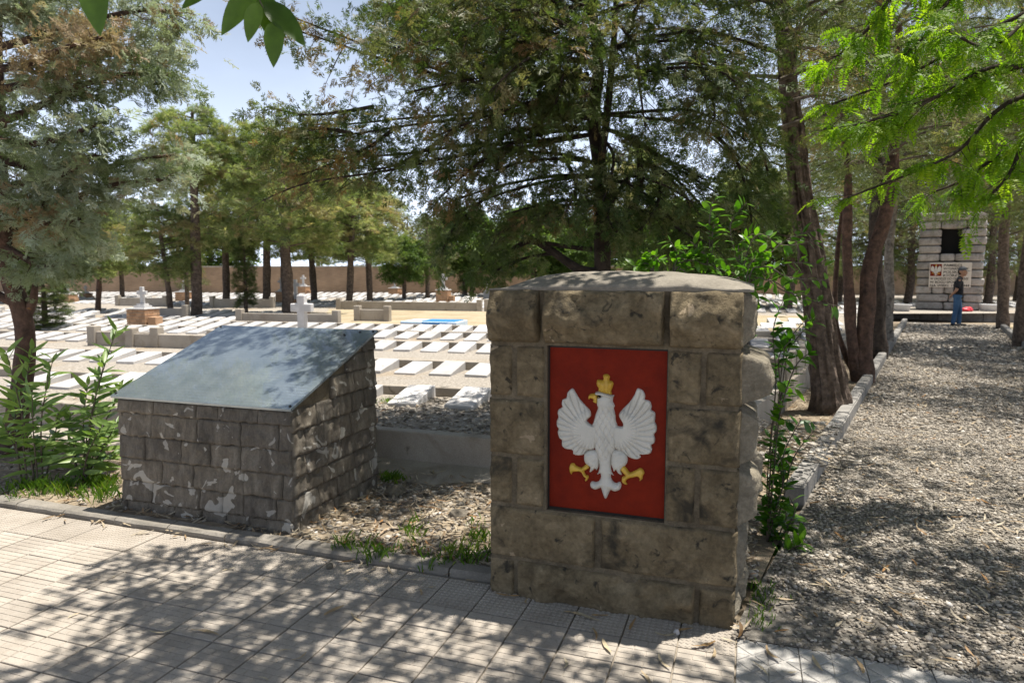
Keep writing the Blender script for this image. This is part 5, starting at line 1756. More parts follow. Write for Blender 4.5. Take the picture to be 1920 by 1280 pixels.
main = [([(1115, 215), (1010, 205), (880, 150), (740, 105), (620, 60), (530, 25)], -.3, 26, .55), ([(1115, 225), (1000, 210), (880, 222), (760, 236), (660, 252), (560, 262)], .25, 30, .62),
        ([(1125, 215), (1200, 210), (1290, 206), (1350, 230), (1400, 265)], 0, 18, .5), ([(1130, 240), (1190, 265), (1260, 310), (1345, 362)], -.2, 14, .36),
        ([(1125, 330), (1040, 330), (930, 350), (840, 380)], .1, 18, .5), ([(1130, 380), (1060, 385), (990, 410), (930, 440)], -.25, 16, .45),
        ([(1196, 300), (1260, 330), (1320, 390), (1370, 440)], .35, 12, .4), ([(1185, 395), (1230, 400), (1280, 420), (1330, 430)], .1, 10, .35),
        ([(1122, 250), (1000, 265), (860, 275), (740, 290), (600, 300), (520, 320)], .6, 30, .6), ([(1120, 120), (1000, 95), (860, 60), (720, 10)], .3, 24, .6),
        ([(1117, 100), (1220, 70), (1330, 60), (1430, 90)], .2, 20, .55), ([(1150, 150), (1240, 130), (1330, 130), (1400, 170)], -.4, 20, .55),
        ([(1112, 40), (980, -10), (840, -50), (690, -80)], 0, 22, .6), ([(1112, 30), (1230, -10), (1350, -30), (1460, -10)], -.1, 22, .6),
        ([(1120, 180), (1050, 160), (960, 120), (880, 60)], -.55, 18, .5), ([(1128, 340), (1180, 330), (1240, 345), (1300, 380)], -.45, 10, .35),
        ([(1110, 150), (1020, 130), (900, 100), (800, 40)], .7, 22, .6), ([(1126, 310), (1080, 300), (1000, 300), (930, 320)], -.5, 16, .45),
        ([(1180, 60), (1190, 20), (1230, -30)], -.7, 12, .5), ([(1100, 80), (1060, 30), (1000, -40)], -.7, 14, .5), ([(1120, 240), (1000, 240), (900, 270), (820, 320)], -.35, 20, .5)]
extra_main = []
for L, dy, ns, sl_ in main:          # companion branches beside the drawn ones
    for q in range(1):
        jx, jy = c.r.uniform(-40, 40), c.r.uniform(15, 70) * c.r.choice((-1, 1))
        n = len(L)
        extra_main.append(([(x + jx * i / n, y + jy * (i / (n - 1)) ** 1.2) for i, (x, y) in enumerate(L)], dy + c.r.uniform(-.6, .6), int(ns * .75), sl_))
hang_ = [([(1112, 60), (1040, 30), (960, 20), (880, 50)], -1.2, 20, .5), ([(1112, 20), (1000, -30), (880, -20), (780, 20)], -1.3, 20, .5), ([(1112, 120), (1060, 90), (990, 110), (920, 170)], -1.1, 16, .42), ([(1115, 40), (1130, 80), (1110, 150), (1090, 210)], -.5, 16, .42), ([(1150, 30), (1190, 90), (1200, 170), (1210, 240)], -.5, 16, .42), ([(1100, 0), (1090, 60), (1060, 130), (1040, 200)], -.6, 16, .42), ([(1120, 250), (1150, 290), (1140, 350), (1120, 400)], -.4, 14, .36), ([(1110, 150), (1000, 140), (880, 150), (760, 175)], -.85, 22, .5), ([(1110, 100), (980, 80), (860, 70), (740, 90)], -.9, 22, .5), ([(1115, 200), (1010, 190), (920, 215), (830, 250)], -.8, 20, .45), ([(740, 240), (700, 270), (640, 300), (560, 330)], .3, 18, .4), ([(860, 240), (800, 280), (740, 310), (690, 320)], .1, 18, .4), ([(700, 200), (640, 210), (570, 215), (500, 200)], .2, 18, .42), ([(660, 250), (600, 240), (540, 250), (505, 280)], .4, 18, .4),
         ([(930, 350), (890, 390), (850, 430), (830, 470)], .0, 14, .36), ([(1000, 400), (960, 430), (930, 470), (900, 500)], .3, 14, .36), ([(1040, 475), (1000, 480), (950, 495), (930, 510)], .3, 10, .3), ([(1060, 300), (1080, 350), (1060, 400)], -.5, 14, .36), ([(1180, 330), (1160, 360), (1140, 400), (1150, 430)], -.5, 14, .34),
         ([(1240, 340), (1230, 390), (1200, 430)], -.3, 12, .34), ([(1290, 380), (1280, 430), (1260, 470)], .2, 12, .36), ([(1340, 250), (1380, 300), (1400, 360), (1410, 420)], .2, 18, .42), ([(1380, 200), (1420, 260), (1440, 330), (1440, 400)], .5, 18, .45), ([(1350, 120), (1400, 180), (1430, 240)], -.2, 16, .45), ([(1300, 100), (1330, 160), (1340, 220)], -.5, 14, .42)]
for L, dy, ns, sl_ in main + extra_main + hang_:
    n = len(L)
    pts = [atY(q[0], q[1], HY + dy * min(1, i / (n - 1) * 1.3)) for i, q in enumerate(L)]
    c.branch(pts, [.015 * (1 - i / n) + .003 for i in range(n)], ns, sl_ * 1.1, 8, SZ, **kw)
for k in range(18):      # upper crown, mostly above the frame, that shades the pillar
    z = c.r.uniform(2.9, 5.6); a = c.r.uniform(0, 2 * math.pi); L = c.r.uniform(1.0, 2.4) * (1.15 - .1 * (z - 2.9))
    o = Vector((.62, HY, z))
    d = Vector((math.cos(a), math.sin(a), .15))
    pts = [o, o + d * L * .4, o + d * L * .75 + Vector((0, 0, .03)), o + d * L + Vector((0, 0, -.1))]
    c.branch(pts, [.025, .017, .01, .005], 14, .5, 9, SZ * 1.15, **kw)
hero = empty('cypress_tree', (base.x, HY, 0))
hero_world = c
def rebase(c, p):
    p = Vector(p)
    c.V = [Vector(v) - p for v in c.V]; c.BV = [Vector(v) - p for v in c.BV]
    c.P = [(q[0] - p.x, q[1] - p.y, q[2] - p.z) for q in c.P]
rebase(c, (base.x, HY, 0))
c.build(hero, TC, M['lf_hero'], M['bark_dark'])
tag(hero, 'dark spreading cypress growing directly behind the stone pillar', 'tree')
print('hero sprays', len(c.P))

# ---- blue-grey cypress at the left edge
LY = 6.0
c = Crown(202)
b0 = Vector((atY(25, 870, LY).x, LY, 0))
c.trunk([b0] + px_pts([(30, 800), (42, 720), (48, 650), (42, 590), (20, 520), (6, 430), (0, 330), (-5, 200), (-8, 60), (-8, -120), (-5, -300)], LY), [.115, .09, .08, .076, .076, .07, .065, .06, .055, .05, .04, .025])
c.trunk(px_pts([(48, 600), (62, 560), (66, 525)], LY), [.045, .035, .015], 8)
c.trunk(px_pts([(40, 575), (10, 560), (-30, 540)], LY), [.045, .04, .03], 8)
kw = dict(tint=(.46, .2), droop=.28, dead=.06)
mainl = [([(0, 380), (60, 385), (130, 372), (220, 345), (330, 335)], -.4, 26, .45), ([(0, 300), (80, 320), (170, 318), (260, 300), (330, 290)], .2, 24, .45),
         ([(-5, 230), (60, 205), (140, 165), (230, 140), (320, 140)], -.5, 28, .48), ([(-5, 170), (70, 150), (160, 110), (250, 100), (300, 90)], .1, 26, .5),
         ([(-6, 90), (70, 70), (170, 40), (260, 20), (335, 25)], -.3, 26, .5), ([(-8, 30), (80, 0), (180, -40), (290, -50)], .2, 24, .5),
         ([(0, 420), (50, 440), (110, 450), (190, 455)], .3, 18, .42), ([(5, 460), (40, 480), (80, 500), (130, 490)], -.3, 14, .36),
         ([(-5, 260), (50, 270), (110, 260), (190, 230)], -.8, 20, .45), ([(-5, 130), (50, 120), (120, 90), (190, 70)], -.8, 22, .48), ([(0, 350), (50, 345), (110, 330), (180, 290)], -.7, 18, .4),
         ([(0, 330), (40, 400), (90, 420), (150, 410)], -.6, 18, .4), ([(-8, 0), (60, -40), (150, -100), (240, -120)], -.5, 20, .5)]
for L, dy, ns, sl_ in mainl:
    n = len(L)
    pts = [atY(q[0], q[1], LY + dy * min(1, i / (n - 1) * 1.3)) for i, q in enumerate(L)]
    c.branch(pts, [.03 * (1 - i / n) + .006 for i in range(n)], ns, sl_, 13, .135, **kw)
for k in range(36):
    z = c.r.uniform(2.0, 5.4); a = c.r.uniform(-.5, 2 * math.pi - .5); L = c.r.uniform(.8, 1.6)
    if -1.5 < ((a + math.pi) % (2 * math.pi)) - math.pi < .9: L *= .5
    o = Vector((-4.45, LY, z)); d = Vector((math.cos(a), math.sin(a), .2))
    c.branch([o, o + d * L * .4, o + d * L * .75, o + d * L + Vector((0, 0, -.06))], [.025, .017, .01, .005], 12, .42, 8, .15, **kw)
left = empty('cypress_tree', b0)
rebase(c, b0)
c.build(left, TC, M['lf_blue'], M['bark_red'])
tag(left, 'blue grey cypress with reddish trunk at the left edge', 'tree')
print('left sprays', len(c.P))

# ---- trees by the path: trunks from photo, one shared loose crown
def loose_crown(seed, tm, n, R, H, size, secl, nspray, tint, droop, dead, zlo=0.0, shape=None):
    c = Crown(seed)
    for k in range(n):
        t = (k + c.r.random()) / n
        z = zlo + H * t; a = k * 2.4 + c.r.uniform(-.4, .4)
        rad = R * (shape(t) if shape else math.sin(math.pi * (.18 + .74 * t)) ** .6) * c.r.uniform(.7, 1.15)
        d = Vector((math.cos(a), math.sin(a), 0))
        o = Vector((0, 0, z - .15 * rad))
        pts = [o, o + d * rad * .4 + Vector((0, 0, .12 * rad)), o + d * rad * .75 + Vector((0, 0, .14 * rad)), o + d * rad + Vector((0, 0, .02 * rad))]
        c.branch(pts, [.03, .02, .012, .005], 12, secl, nspray, size, tint=tint, droop=droop, dead=dead, start=.2)
    return c
def crown_data(c, tm, lmat, twig):
    me = sprays('crown', tm, c.P, c.A, c.S, c.T, lmat, c.rng)
    bme = bpy.data.meshes.new('branches')
    bme.from_pydata([tuple(v) for v in c.BV], [], c.BF); bme.materials.append(twig); bme.update()
    return me, bme
CR_OLIVE = crown_data(loose_crown(31, TC, 40, 1.9, 4.2, .2, .7, 8, (.42, .2), .4, .03), TCS, M['lf_olive'], M['twig'])
CR_PINE = crown_data(loose_crown(32, TP, 26, 1.15, 1.9, .16, .45, 8, (.5, .2), .0, .0), TP, M['lf_pine'], M['bark'])
CR_BUSH = crown_data(loose_crown(33, TP, 34, 1.5, 3.2, .17, .6, 8, (.5, .24), .2, .05), TP, M['lf_pine'], M['bark'])
CR_COL = crown_data(loose_crown(34, TCS, 50, .55, 3.6, .2, .32, 7, (.2, .15), -.2, .02, 0, lambda t: .55 + .6 * math.sin(math.pi * (.15 + .7 * t))), TCS, M['lf_olive'], M['bark'])
CR_BROAD = crown_data(loose_crown(35, TB, 40, 2.1, 3.6, .34, .7, 9, (.45, .22), .2, 0), TB, M['lf_broad'], M['bark'])
def add_tree(name, trunk_pts, radii, crown, cpos, scale, rz, label, bark, cat='tree', group=None, sides=12, wob=.35, extra=()):
    p0 = Vector(trunk_pts[0])
    root = empty(name, p0)
    V, Fc = [], []
    kk = 16 if p0.y < 16 else 6
    p, q = smooth_path([Vector(t) - p0 for t in trunk_pts], radii, kk)
    tube(V, Fc, p, q, sides * 2 if kk > 6 else sides, wob, rnd)
    for (ep, er) in extra:
        p, q = smooth_path([Vector(t) - p0 for t in ep], er, 16)
        tube(V, Fc, p, q, 20, wob, rnd)
    mesh_obj('trunk', [tuple(v) for v in V], Fc, bark, root, True)
    for me, nm in zip(crown, ('crown', 'branches')):
        o = obj(nm, me, root)
        o.location = Vector(cpos) - p0
        o.scale = scale if hasattr(scale, '__len__') else (scale,) * 3
        o.rotation_euler = (0, 0, rz)
    return tag(root, label, cat, group)

# furrowed bark for the nearest trunk: geometry ridges
def ridged_trunk(pts, radii, seed, parent, mat, n=40, k=22):
    p, q = smooth_path(pts, radii, k)
    V, Fc = [], []
    for i, a in enumerate(p):
        d = (p[min(i + 1, len(p) - 1)] - p[max(i - 1, 0)]).normalized()
        b_ = d.cross(Vector((0, 1, 0))).normalized(); c_ = d.cross(b_)
        for j in range(n):
            th = 2 * math.pi * j / n
            L = a.z
            w = mnoise.noise(Vector((math.cos(th) * 4.2 + .5 * math.sin(L * 2), math.sin(th) * 4.2, L * 1.0 + seed)))
            w2 = mnoise.noise(Vector((math.cos(th) * 9, math.sin(th) * 9, L * 3.2 + seed)))
            rr_ = q[i] * (1 + .30 * (.30 - abs(w) * 1.9) + .12 * w2)
            V.append(a + (b_ * math.cos(th) + c_ * math.sin(th)) * rr_)
    for i in range(len(p) - 1):
        for j in range(n):
            a0 = i * n + j; a1 = i * n + (j + 1) % n
            Fc.append((a0, a1, a1 + n, a0 + n))
    return mesh_obj('trunk', [tuple(v) for v in V], Fc, mat, parent, False)
TY = 7.3
b1 = atY(1551, 775, 7.75); b1.z = 0
t1 = empty('leaning_tree', b1)
ridged_trunk([Vector(v) - b1 for v in ([Vector((b1.x + .03, b1.y, -.05))] + px_pts([(1556, 740), (1546, 660), (1532, 560), (1516, 450), (1502, 370), (1490, 260), (1478, 150), (1466, 20), (1456, -120), (1450, -300)], b1.y))],
             [.255, .20, .168, .148, .13, .118, .108, .096, .08, .065, .04], 3, t1, M['bark'])
for me, nm in zip(CR_OLIVE, ('crown', 'branches')):
    o = obj(nm, me, t1); o.location = atY(1470, -40, 7.4) - b1 + Vector((0, 0, -1.35)); o.scale = (.95, .95, .9)
tag(t1, 'thick furrowed brown tree trunk leaning left beside the path kerb', 'tree')
# reddish multi-stem tree
b2 = at(1612, 716); y2 = b2.y
ex = [(px_pts([(1612, 716), (1600, 660), (1592, 560), (1588, 450), (1590, 330), (1580, 200)], y2), [.10, .08, .07, .065, .05, .035]),
      (px_pts([(1603, 700), (1583, 660), (1566, 590), (1570, 480), (1580, 380)], y2 + .2), [.045, .042, .038, .033, .02])]
add_tree('multi_stem_tree', [Vector((b2.x + .05, y2, -.03))] + px_pts([(1620, 660), (1624, 580), (1632, 500), (1655, 420), (1672, 330), (1680, 200), (1685, 50)], y2), [.15, .115, .105, .10, .095, .08, .06, .04],
         CR_OLIVE, atY(1660, 240, y2) + Vector((0, 0, -.6)), (.9, .9, .8), 1.3, 'reddish tree with three stems rising from one base behind the leaning trunk', M['bark_red'], extra=ex)
b3 = at(1645, 672)
add_tree('cypress_tree', [b3] + px_pts([(1644, 600), (1640, 500), (1645, 380), (1650, 200), (1650, 0)], b3.y), [.17, .15, .13, .11, .09, .05], CR_OLIVE, atY(1640, 120, b3.y) + Vector((0, 0, -1.2)), (.85, .85, 1), 2.2,
         'dark ivy grown trunk just right of the red stems', M['bark_dark'])
b4 = at(1664, 650)
add_tree('cypress_tree', [b4] + px_pts([(1666, 560), (1668, 460), (1676, 360), (1680, 200)], b4.y), [.11, .095, .085, .07, .04], CR_OLIVE, atY(1700, 200, b4.y) + Vector((0, 0, -1.1)), (1, 1, .9), .4,
         'pale peeling trunk between the red stems and the monument', M['bark_pale'])
b5 = at(1880, 616)
add_tree('cypress_tree', [b5] + px_pts([(1881, 540), (1882, 450), (1888, 350), (1880, 200)], b5.y), [.16, .14, .13, .1, .05], CR_OLIVE, atY(1880, 330, b5.y) + Vector((0, 0, -.9)), (1.25, 1.25, 1.2), 3.4,
         'slim brown trunk right of the monument at the path kerb', M['bark'])
b6 = at(1914, 650)
add_tree('cypress_tree', [b6] + px_pts([(1918, 590), (1926, 500), (1935, 380), (1930, 200)], b6.y), [.16, .14, .13, .1, .05], CR_OLIVE, atY(1905, 260, b6.y) + Vector((0, 0, -.9)), (1.2, 1.2, 1.1), 5.1,
         'leaning trunk cut by the right edge beyond the path', M['bark'])
deep = [(1475, 596, 25.0, 'conifer behind the graves between pillar and leaning trunk', 1.35), (1700, 578, 29.0, 'conifer trunk immediately left of the monument', 1.5), (1850, 575, 28.0, 'forked grey conifer trunk immediately right of the monument', 1.5),
        (1905, 570, 32.0, 'conifer far behind the right edge of the path', 1.7), (1770, 570, 33.0, 'tall conifer standing straight behind the monument', 1.9), (1570, 570, 31.0, 'distant conifer seen between leaning trunk and red stems', 1.7), (1640, 570, 34.0, 'distant conifer behind the dark ivy trunk', 1.8)]
for k, (px, py, Y, lb, s) in enumerate(deep):
    p = atY(px, py, Y); p.z = 0
    add_tree('conifer', [p, p + Vector((.1, 0, 1.5)), p + Vector((.05, 0, 3.4)), p + Vector((.2, 0, 6))], [.17, .15, .12, .05], CR_OLIVE, p + Vector((.1, 0, 1.9)), (s, s, s * 1.0), k * 1.1, lb, M['bark'], group='conifers behind the path')
# trees out past the frame's right side, whose crowns overhang the path
for k, (X, Y, s, lb) in enumerate(((8.4, 8.4, .95, 'conifer outside the frame beside the near part of the path'), (12.9, 15.4, 1.0, 'conifer outside the frame beside the far part of the path'), (10.6, 11.6, 1.05, 'conifer outside the frame beside the middle of the path'),)):
    p = Vector((X, Y, 0))
    add_tree('conifer', [p, p + Vector((-.1, 0, 2)), p + Vector((-.2, 0, 4)), p + Vector((-.2, 0, 6))], [.16, .14, .11, .05], CR_OLIVE, p + Vector((-.5, 0, 2.7)), (s, s, s), k + .7, lb, M['bark'])

# ---- middle distance trees among and behind the graves
def std_tree(kind, px, py, top, label, lean=0.0, wide=1.0, z0=ZF, thick=1.0, Y=None, name=None, bark='bark', crown_frac=None):
    p = at(px, py, z0)
    if Y: p = atY(px, py, Y); p.z = z0
    H = (py - top) * p.y / F
    data, ch, cr_h, nm = {'pine': (CR_PINE, .36, 1.9, 'pine_tree'), 'bush': (CR_BUSH, .62, 2.8, 'pine_tree'), 'col': (CR_COL, .9, 3.6, 'columnar_cypress'), 'broad': (CR_BROAD, .72, 3.6, 'broadleaf_tree'), 'olive': (CR_OLIVE, .75, 4.2, 'conifer')}[kind]
    ch = crown_frac or ch
    sz = H * ch / cr_h * .84
    tp = p + Vector((lean * H, 0, H * .95))
    pts = [p, p.lerp(tp, .35) + Vector((-.04 * H * lean, 0, 0)), p.lerp(tp, .7), tp]
    r0 = .018 * H * thick + .03
    cz = p.lerp(tp, 1 - ch); cz.z = z0 + H * (1 - ch)
    return add_tree(name or nm, pts, [r0 * 1.15, r0, r0 * .7, r0 * .25], data, cz, (sz * wide, sz * wide, sz), rnd.uniform(0, 6.28), label, M[bark], sides=8)
std_tree('pine', 370, 594, 195, 'tall umbrella pine with bare straight trunk against the sky', .02, 1.15, thick=1.0)
std_tree('bush', 184, 586, 390, 'pine with a leaning red trunk behind the oleander', .10, 1.2, bark='bark_red', thick=.8)
std_tree('bush', 322, 594, 380, 'dark green tree with crooked trunk just left of the tall pine', -.08, 1.25, thick=.8)
std_tree('olive', 352, 584, 380, 'slender tree tight behind the tall pine trunk', .0, .7, thick=.6)
std_tree('col', 462, 590, 405, 'small dark columnar cypress right of the tall pine', 0, .8, thick=.5)
std_tree('bush', 541, 590, 240, 'broad pine with thick brown trunk above the lectern', -.02, 1.35, thick=1.3)
std_tree('bush', 655, 572, 330, 'rust tinged pine over the middle graves, left of centre', .06, 1.5)
std_tree('bush', 694, 566, 345, 'yellowish pine beside the rust tinged pine', -.03, 1.2)
std_tree('broad', 758, 562, 430, 'small round green tree behind the middle graves', .02, 1.1)
std_tree('olive', 802, 560, 395, 'grey green tree whose low branches hang near the white cross', .0, 1.2)
std_tree('broad', 872, 556, 380, 'green tree by the back wall left of the pillar', .0, 1.2)
std_tree('col', 885, 556, 370, 'dark columnar cypress by the back wall near the pillar', .0, 1.2)
std_tree('bush', 500, 572, 275, 'pine behind the thick brown trunk, to its left', .04, 1.3)
std_tree('bush', 590, 566, 320, 'pine behind the thick brown trunk, to its right', -.05, 1.3)
std_tree('bush', 425, 570, 305, 'olive green pine between tall pine and thick trunk', .02, 1.3)
std_tree('broad', 120, 562, 380, 'leafy green tree behind the far left crosses', .0, 1.4)
std_tree('bush', 230, 560, 410, 'pine far behind the big brick pedestal', .0, 1.5)
std_tree('broad', 60, 566, 360, 'green tree behind the reddish trunk at the left edge', .0, 1.3)
std_tree('col', 86, 618, 500, 'small bushy evergreen growing at the reddish left trunk', .0, 2.2, crown_frac=.97)
std_tree('broad', 1000, 560, 395, 'green tree behind the left top corner of the pillar', .0, 1.3)
std_tree('broad', 1080, 560, 420, 'light green tree directly behind the cypress trunk', .0, 1.4)
std_tree('bush', 1175, 560, 275, 'pine with rounded top behind the cypress, seen through it', .0, 1.1)
std_tree('broad', 1250, 570, 400, 'bright green tree above the right part of the pillar', .0, 1.4)
std_tree('broad', 1330, 575, 380, 'bright green tree behind the right top corner of the pillar', .0, 1.3)
std_tree('broad', 1410, 575, 330, 'green tree between the pillar and the leaning trunk', .0, 1.2)
# beyond the wall
fr = [(-34, 46, 6.5, 'broad', 'first'), (-27, 48, 6.5, 'bush', 'second'), (-20, 46, 5.5, 'broad', 'third'), (-14, 50, 6.2, 'bush', 'fourth'), (-9.5, 46, 7.6, 'olive', 'fifth'), (-5.5, 49, 6.4, 'col', 'sixth'),
      (-2.5, 47, 5.6, 'broad', 'seventh'), (1.5, 46, 6.5, 'broad', 'eighth'), (6, 48, 6.0, 'broad', 'ninth'), (11, 47, 7.0, 'broad', 'tenth'), (16, 46, 8.5, 'bush', 'eleventh'), (21, 44, 10, 'olive', 'twelfth'), (27, 42, 11, 'olive', 'thirteenth'), (33, 40, 11, 'olive', 'fourteenth'), (39, 38, 11, 'olive', 'fifteenth')]
for X, Y, H, kd, o_ in fr:
    q = proj((X, Y, 0)); t = proj((X, Y, H))
    std_tree(kd, q[0], q[1], t[1], '%s from left of the trees rising beyond the boundary wall' % o_, 0, 1.5, z0=0, Y=Y)

# ---- feathery bright tree on the right
RY = 4.6
c = Crown(404)
rb0 = Vector((5.4, 5.2, 0))
c.trunk([rb0, (5.35, 5.15, 1.2), (5.1, 5.0, 2.3), (4.6, 4.8, 3.0)], [.16, .13, .12, .10])
c.trunk([(5.1, 5.0, 2.3), (5.2, 4.6, 3.4), (4.9, 4.3, 4.6)], [.10, .08, .05], 8)
limbs = [([(2100, 60), (1920, 122), (1830, 152), (1720, 195), (1620, 230), (1545, 242)], 0, 30), ([(2100, 100), (1920, 124), (1860, 126), (1800, 155), (1720, 200), (1600, 235)], -.2, 26),
         ([(2080, -60), (1920, 25), (1850, 60), (1760, 110), (1680, 150), (1560, 195)], .2, 28), ([(2050, 150), (1920, 180), (1860, 215), (1800, 280), (1720, 320), (1590, 370)], .1, 28),
         ([(2000, -120), (1840, -60), (1780, 0), (1740, 60), (1690, 110)], -.1, 22), ([(2050, 260), (1920, 270), (1860, 300), (1800, 340), (1750, 360)], .3, 20),
         ([(2050, -100), (1960, -10), (1900, 60), (1850, 90), (1780, 60)], -.4, 22), ([(1800, -120), (1690, -30), (1640, 40), (1590, 90), (1560, 110)], .3, 18), ([(2000, 200), (1930, 250), (1890, 330), (1840, 380)], -.1, 14)]
for L, dy, ns in limbs:
    n = len(L)
    pts = [atY(q[0], q[1], RY + dy * i / (n - 1)) for i, q in enumerate(L)]
    p, q = smooth_path(pts, [.016 * (1 - i / n) + .0035 for i in range(n)], 5)
    tube(c.BV, c.BF, p, q, 5)
    for j in range(ns):
        t = .12 + .88 * (j + c.r.random()) / ns
        i = min(len(p) - 2, int(t * (len(p) - 1)))
        o = p[i]; d = (p[i + 1] - p[i]).normalized()
        sd = (d * c.r.uniform(.3, 1) + Vector((c.r.gauss(0, .5), c.r.gauss(0, .6), c.r.uniform(-.5, .3)))).normalized()
        Lt = c.r.uniform(.10, .3)
        e = o + sd * Lt
        tube(c.BV, c.BF, [o, e], [.0035, .0015], 3)
        for m in range(c.r.randint(4, 7)):
            u = c.r.uniform(.2, 1.0)
            a = sd + Vector((c.r.gauss(0, .7), c.r.gauss(0, .7), c.r.uniform(-.8, .1)))
            c.P.append((o.lerp(e, u))[:]); c.A.append(a[:]); c.S.append(c.r.uniform(.10, .17)); c.T.append(c.r.gauss(.5, .25))
# the rest of its crown, above the frame over the path
for k in range(190):
    pos = Vector((c.r.uniform(2.6, 6.4), c.r.uniform(3.0, 7.2), c.r.uniform(3.9, 5.6)))
    if pos.z < 1.6 + .40 * pos.y + .25: continue
    if mnoise.noise(pos * .9) < -.02: continue
    for m in range(9):
        a = Vector((c.r.gauss(0, 1), c.r.gauss(0, 1), c.r.uniform(-.7, .2)))
        c.P.append((pos + Vector((c.r.gauss(0, .12), c.r.gauss(0, .12), c.r.gauss(0, .08))))[:]); c.A.append(a[:]); c.S.append(c.r.uniform(.12, .2)); c.T.append(c.r.gauss(.5, .25))
rob = empty('locust_tree', rb0)
rebase(c, rb0)
c.build(rob, TN, M['lf_bright'], M['bark'], twig=M['bark_dark'], flatup=.5)
tag(rob, 'feathery bright green tree hanging in from the right', 'tree')
print('locust leaves', len(c.P))

# ---- shade tree over the pavement: trunk beside the photographer, crown above the frame, a few leaves hanging in at top left
c = Crown(505)
sb = Vector((2.3, -0.9, 0))
c.trunk([sb, (2.25, -.85, 1.4), (2.1, -.6, 2.6), (1.7, .2, 3.9)], [.17, .15, .13, .10])
lim = [[(1.9, -.3, 3.2), (1.0, .8, 4.0), (.3, 1.8, 4.5), (-.3, 2.6, 4.8)], [(1.7, .2, 3.9), (1.9, 1.4, 4.6), (2.3, 2.4, 5.0)], [(1.7, .2, 3.9), (.9, 1.6, 5.0), (.9, 2.9, 5.4)], [(2.0, -.4, 3.0), (3.0, .9, 4.2), (3.8, 2.0, 4.8)],
       [(1.0, .8, 4.0), (0, 1.0, 4.3), (-.9, 1.2, 4.5)]]
for L in lim:
    p, q = smooth_path([Vector(v) for v in L], [.06 - .045 * i / (len(L) - 1) for i in range(len(L))], 5)
    tube(c.BV, c.BF, p, q, 6)
lit = [(-60, 930), (150, 965), (215, 1000), (190, 1050), (150, 1095), (80, 1130), (-60, 1160)]       # open sunny patch of the paving
litw = [at(*q) for q in lit]
def sunny(g_):
    return in_poly(np.array([[g_.x, g_.y]]), litw)[0]
n = 0
for k in range(2600):
    z = c.r.uniform(3.6, 5.2)
    g_ = Vector((c.r.uniform(-3.6, 4.4), c.r.uniform(.6, 3.9), 0))
    pos = g_ + Vector((SUN_V.x / SUN_V.z * z, SUN_V.y / SUN_V.z * z, z))
    if pos.z < 1.6 + .40 * pos.y + .25 or sunny(g_): continue
    if g_.x < -2.2 and g_.y > 2.6 + .0 * g_.x: continue
    if mnoise.noise(Vector((g_.x * 1.1, g_.y * 1.7, 7.7))) + .5 * mnoise.noise(Vector((g_.x * 3.1, g_.y * 4.2, 2.7))) < SHADE_T: continue
    n += 1
    for m in range(3):
        a = Vector((c.r.gauss(0, 1), c.r.gauss(0, 1), c.r.uniform(-.8, .2)))
        c.P.append((pos + Vector((c.r.gauss(0, .07), c.r.gauss(0, .07), c.r.gauss(0, .06))))[:]); c.A.append(a[:]); c.S.append(c.r.uniform(.15, .24)); c.T.append(c.r.gauss(.4, .2))
shade = empty('ash_tree', sb)
rebase(c, sb)
c.build(shade, TB, M['lf_broad'], M['bark'], flatup=.4)
tag(shade, 'broadleaf tree over the paving with leaves hanging in at the top', 'tree')
print('shade clumps', n)
def leaf_mesh(name, L, w, mat, fold=.12, curve=.25, nseg=6, shape=.55):
    V, Fc = [], []
    for i in range(nseg + 1):
        t = i / nseg
        ww_ = w * .5 * (math.sin(math.pi * t ** shape) ** .8 if 0 < t < 1 else .02)
        z = -curve * L * t * t
        V += [(-ww_, L * t, z + fold * ww_), (0, L * t, z), (ww_, L * t, z + fold * ww_)]
    for i in range(nseg):
        a = i * 3
        Fc += [(a, a + 1, a + 4, a + 3), (a + 1, a + 2, a + 5, a + 4)]
    me = bpy.data.meshes.new(name)
    me.from_pydata(V, [], Fc); me.materials.append(mat)
    me.polygons.foreach_set('use_smooth', [True] * len(me.polygons)); me.update()
    return me
PLACED = {}
def place_leaf(me, name, parent, p, d, up, s, ppos):
    d = Vector(d).normalized(); x = d.cross(Vector(up))
    if x.length < .05: x = d.cross(Vector((1, 0, 0)))
    x.normalize(); z = x.cross(d)
    o = obj(name, me, parent)
    Mx = Matrix((x, d, z)).transposed().to_4x4()
    Mx.translation = Vector(p) - Vector(ppos)
    o.matrix_local = Mx @ Matrix.Scale(s, 4)
    PLACED[o.name] = Mx @ Matrix.Scale(s, 4)
    return o
HL = leaf_mesh('leaf', 1, .42, M['ash'], .25, .12, 8, .75)
# photo pixels: stem point, tip
hang = [((482, -22), (410, 60), 2.15), ((484, 5), (463, 75), 2.12), ((490, 0), (512, 74), 2.2), ((497, 4), (572, 78), 2.17), ((515, 40), (512, 122), 2.14), ((392, -18), (338, 12), 2.1), ((168, -60), (184, 60), 2.05), ((480, -14), (535, 62), 2.25)]
for (a, b_, Y) in hang:
    pa, pb = atY(a[0], a[1], Y), atY(b_[0], b_[1], Y - .03)
    place_leaf(HL, 'leaf', shade, pa, pb - pa, (.25, -.9, .45), (pb - pa).length, sb)
V, Fc = [], []
p, q = smooth_path([Vector((-.9, 1.2, 4.5)), Vector((-.75, 1.25, 3.2)), atY(440, -200, 2.3), atY(478, -40, 2.2), atY(488, 4, 2.16), atY(514, 42, 2.15)], [.02, .012, .006, .003, .0022, .0015], 6)
tube(V, Fc, p, q, 6)
p, q = smooth_path([atY(440, -200, 2.3), atY(300, -110, 2.15), atY(170, -60, 2.05)], [.005, .003, .0015], 6)
tube(V, Fc, p, q, 5)
mesh_obj('hanging_twig', [tuple(v - sb) for v in V], Fc, M['twig'], shade, True)

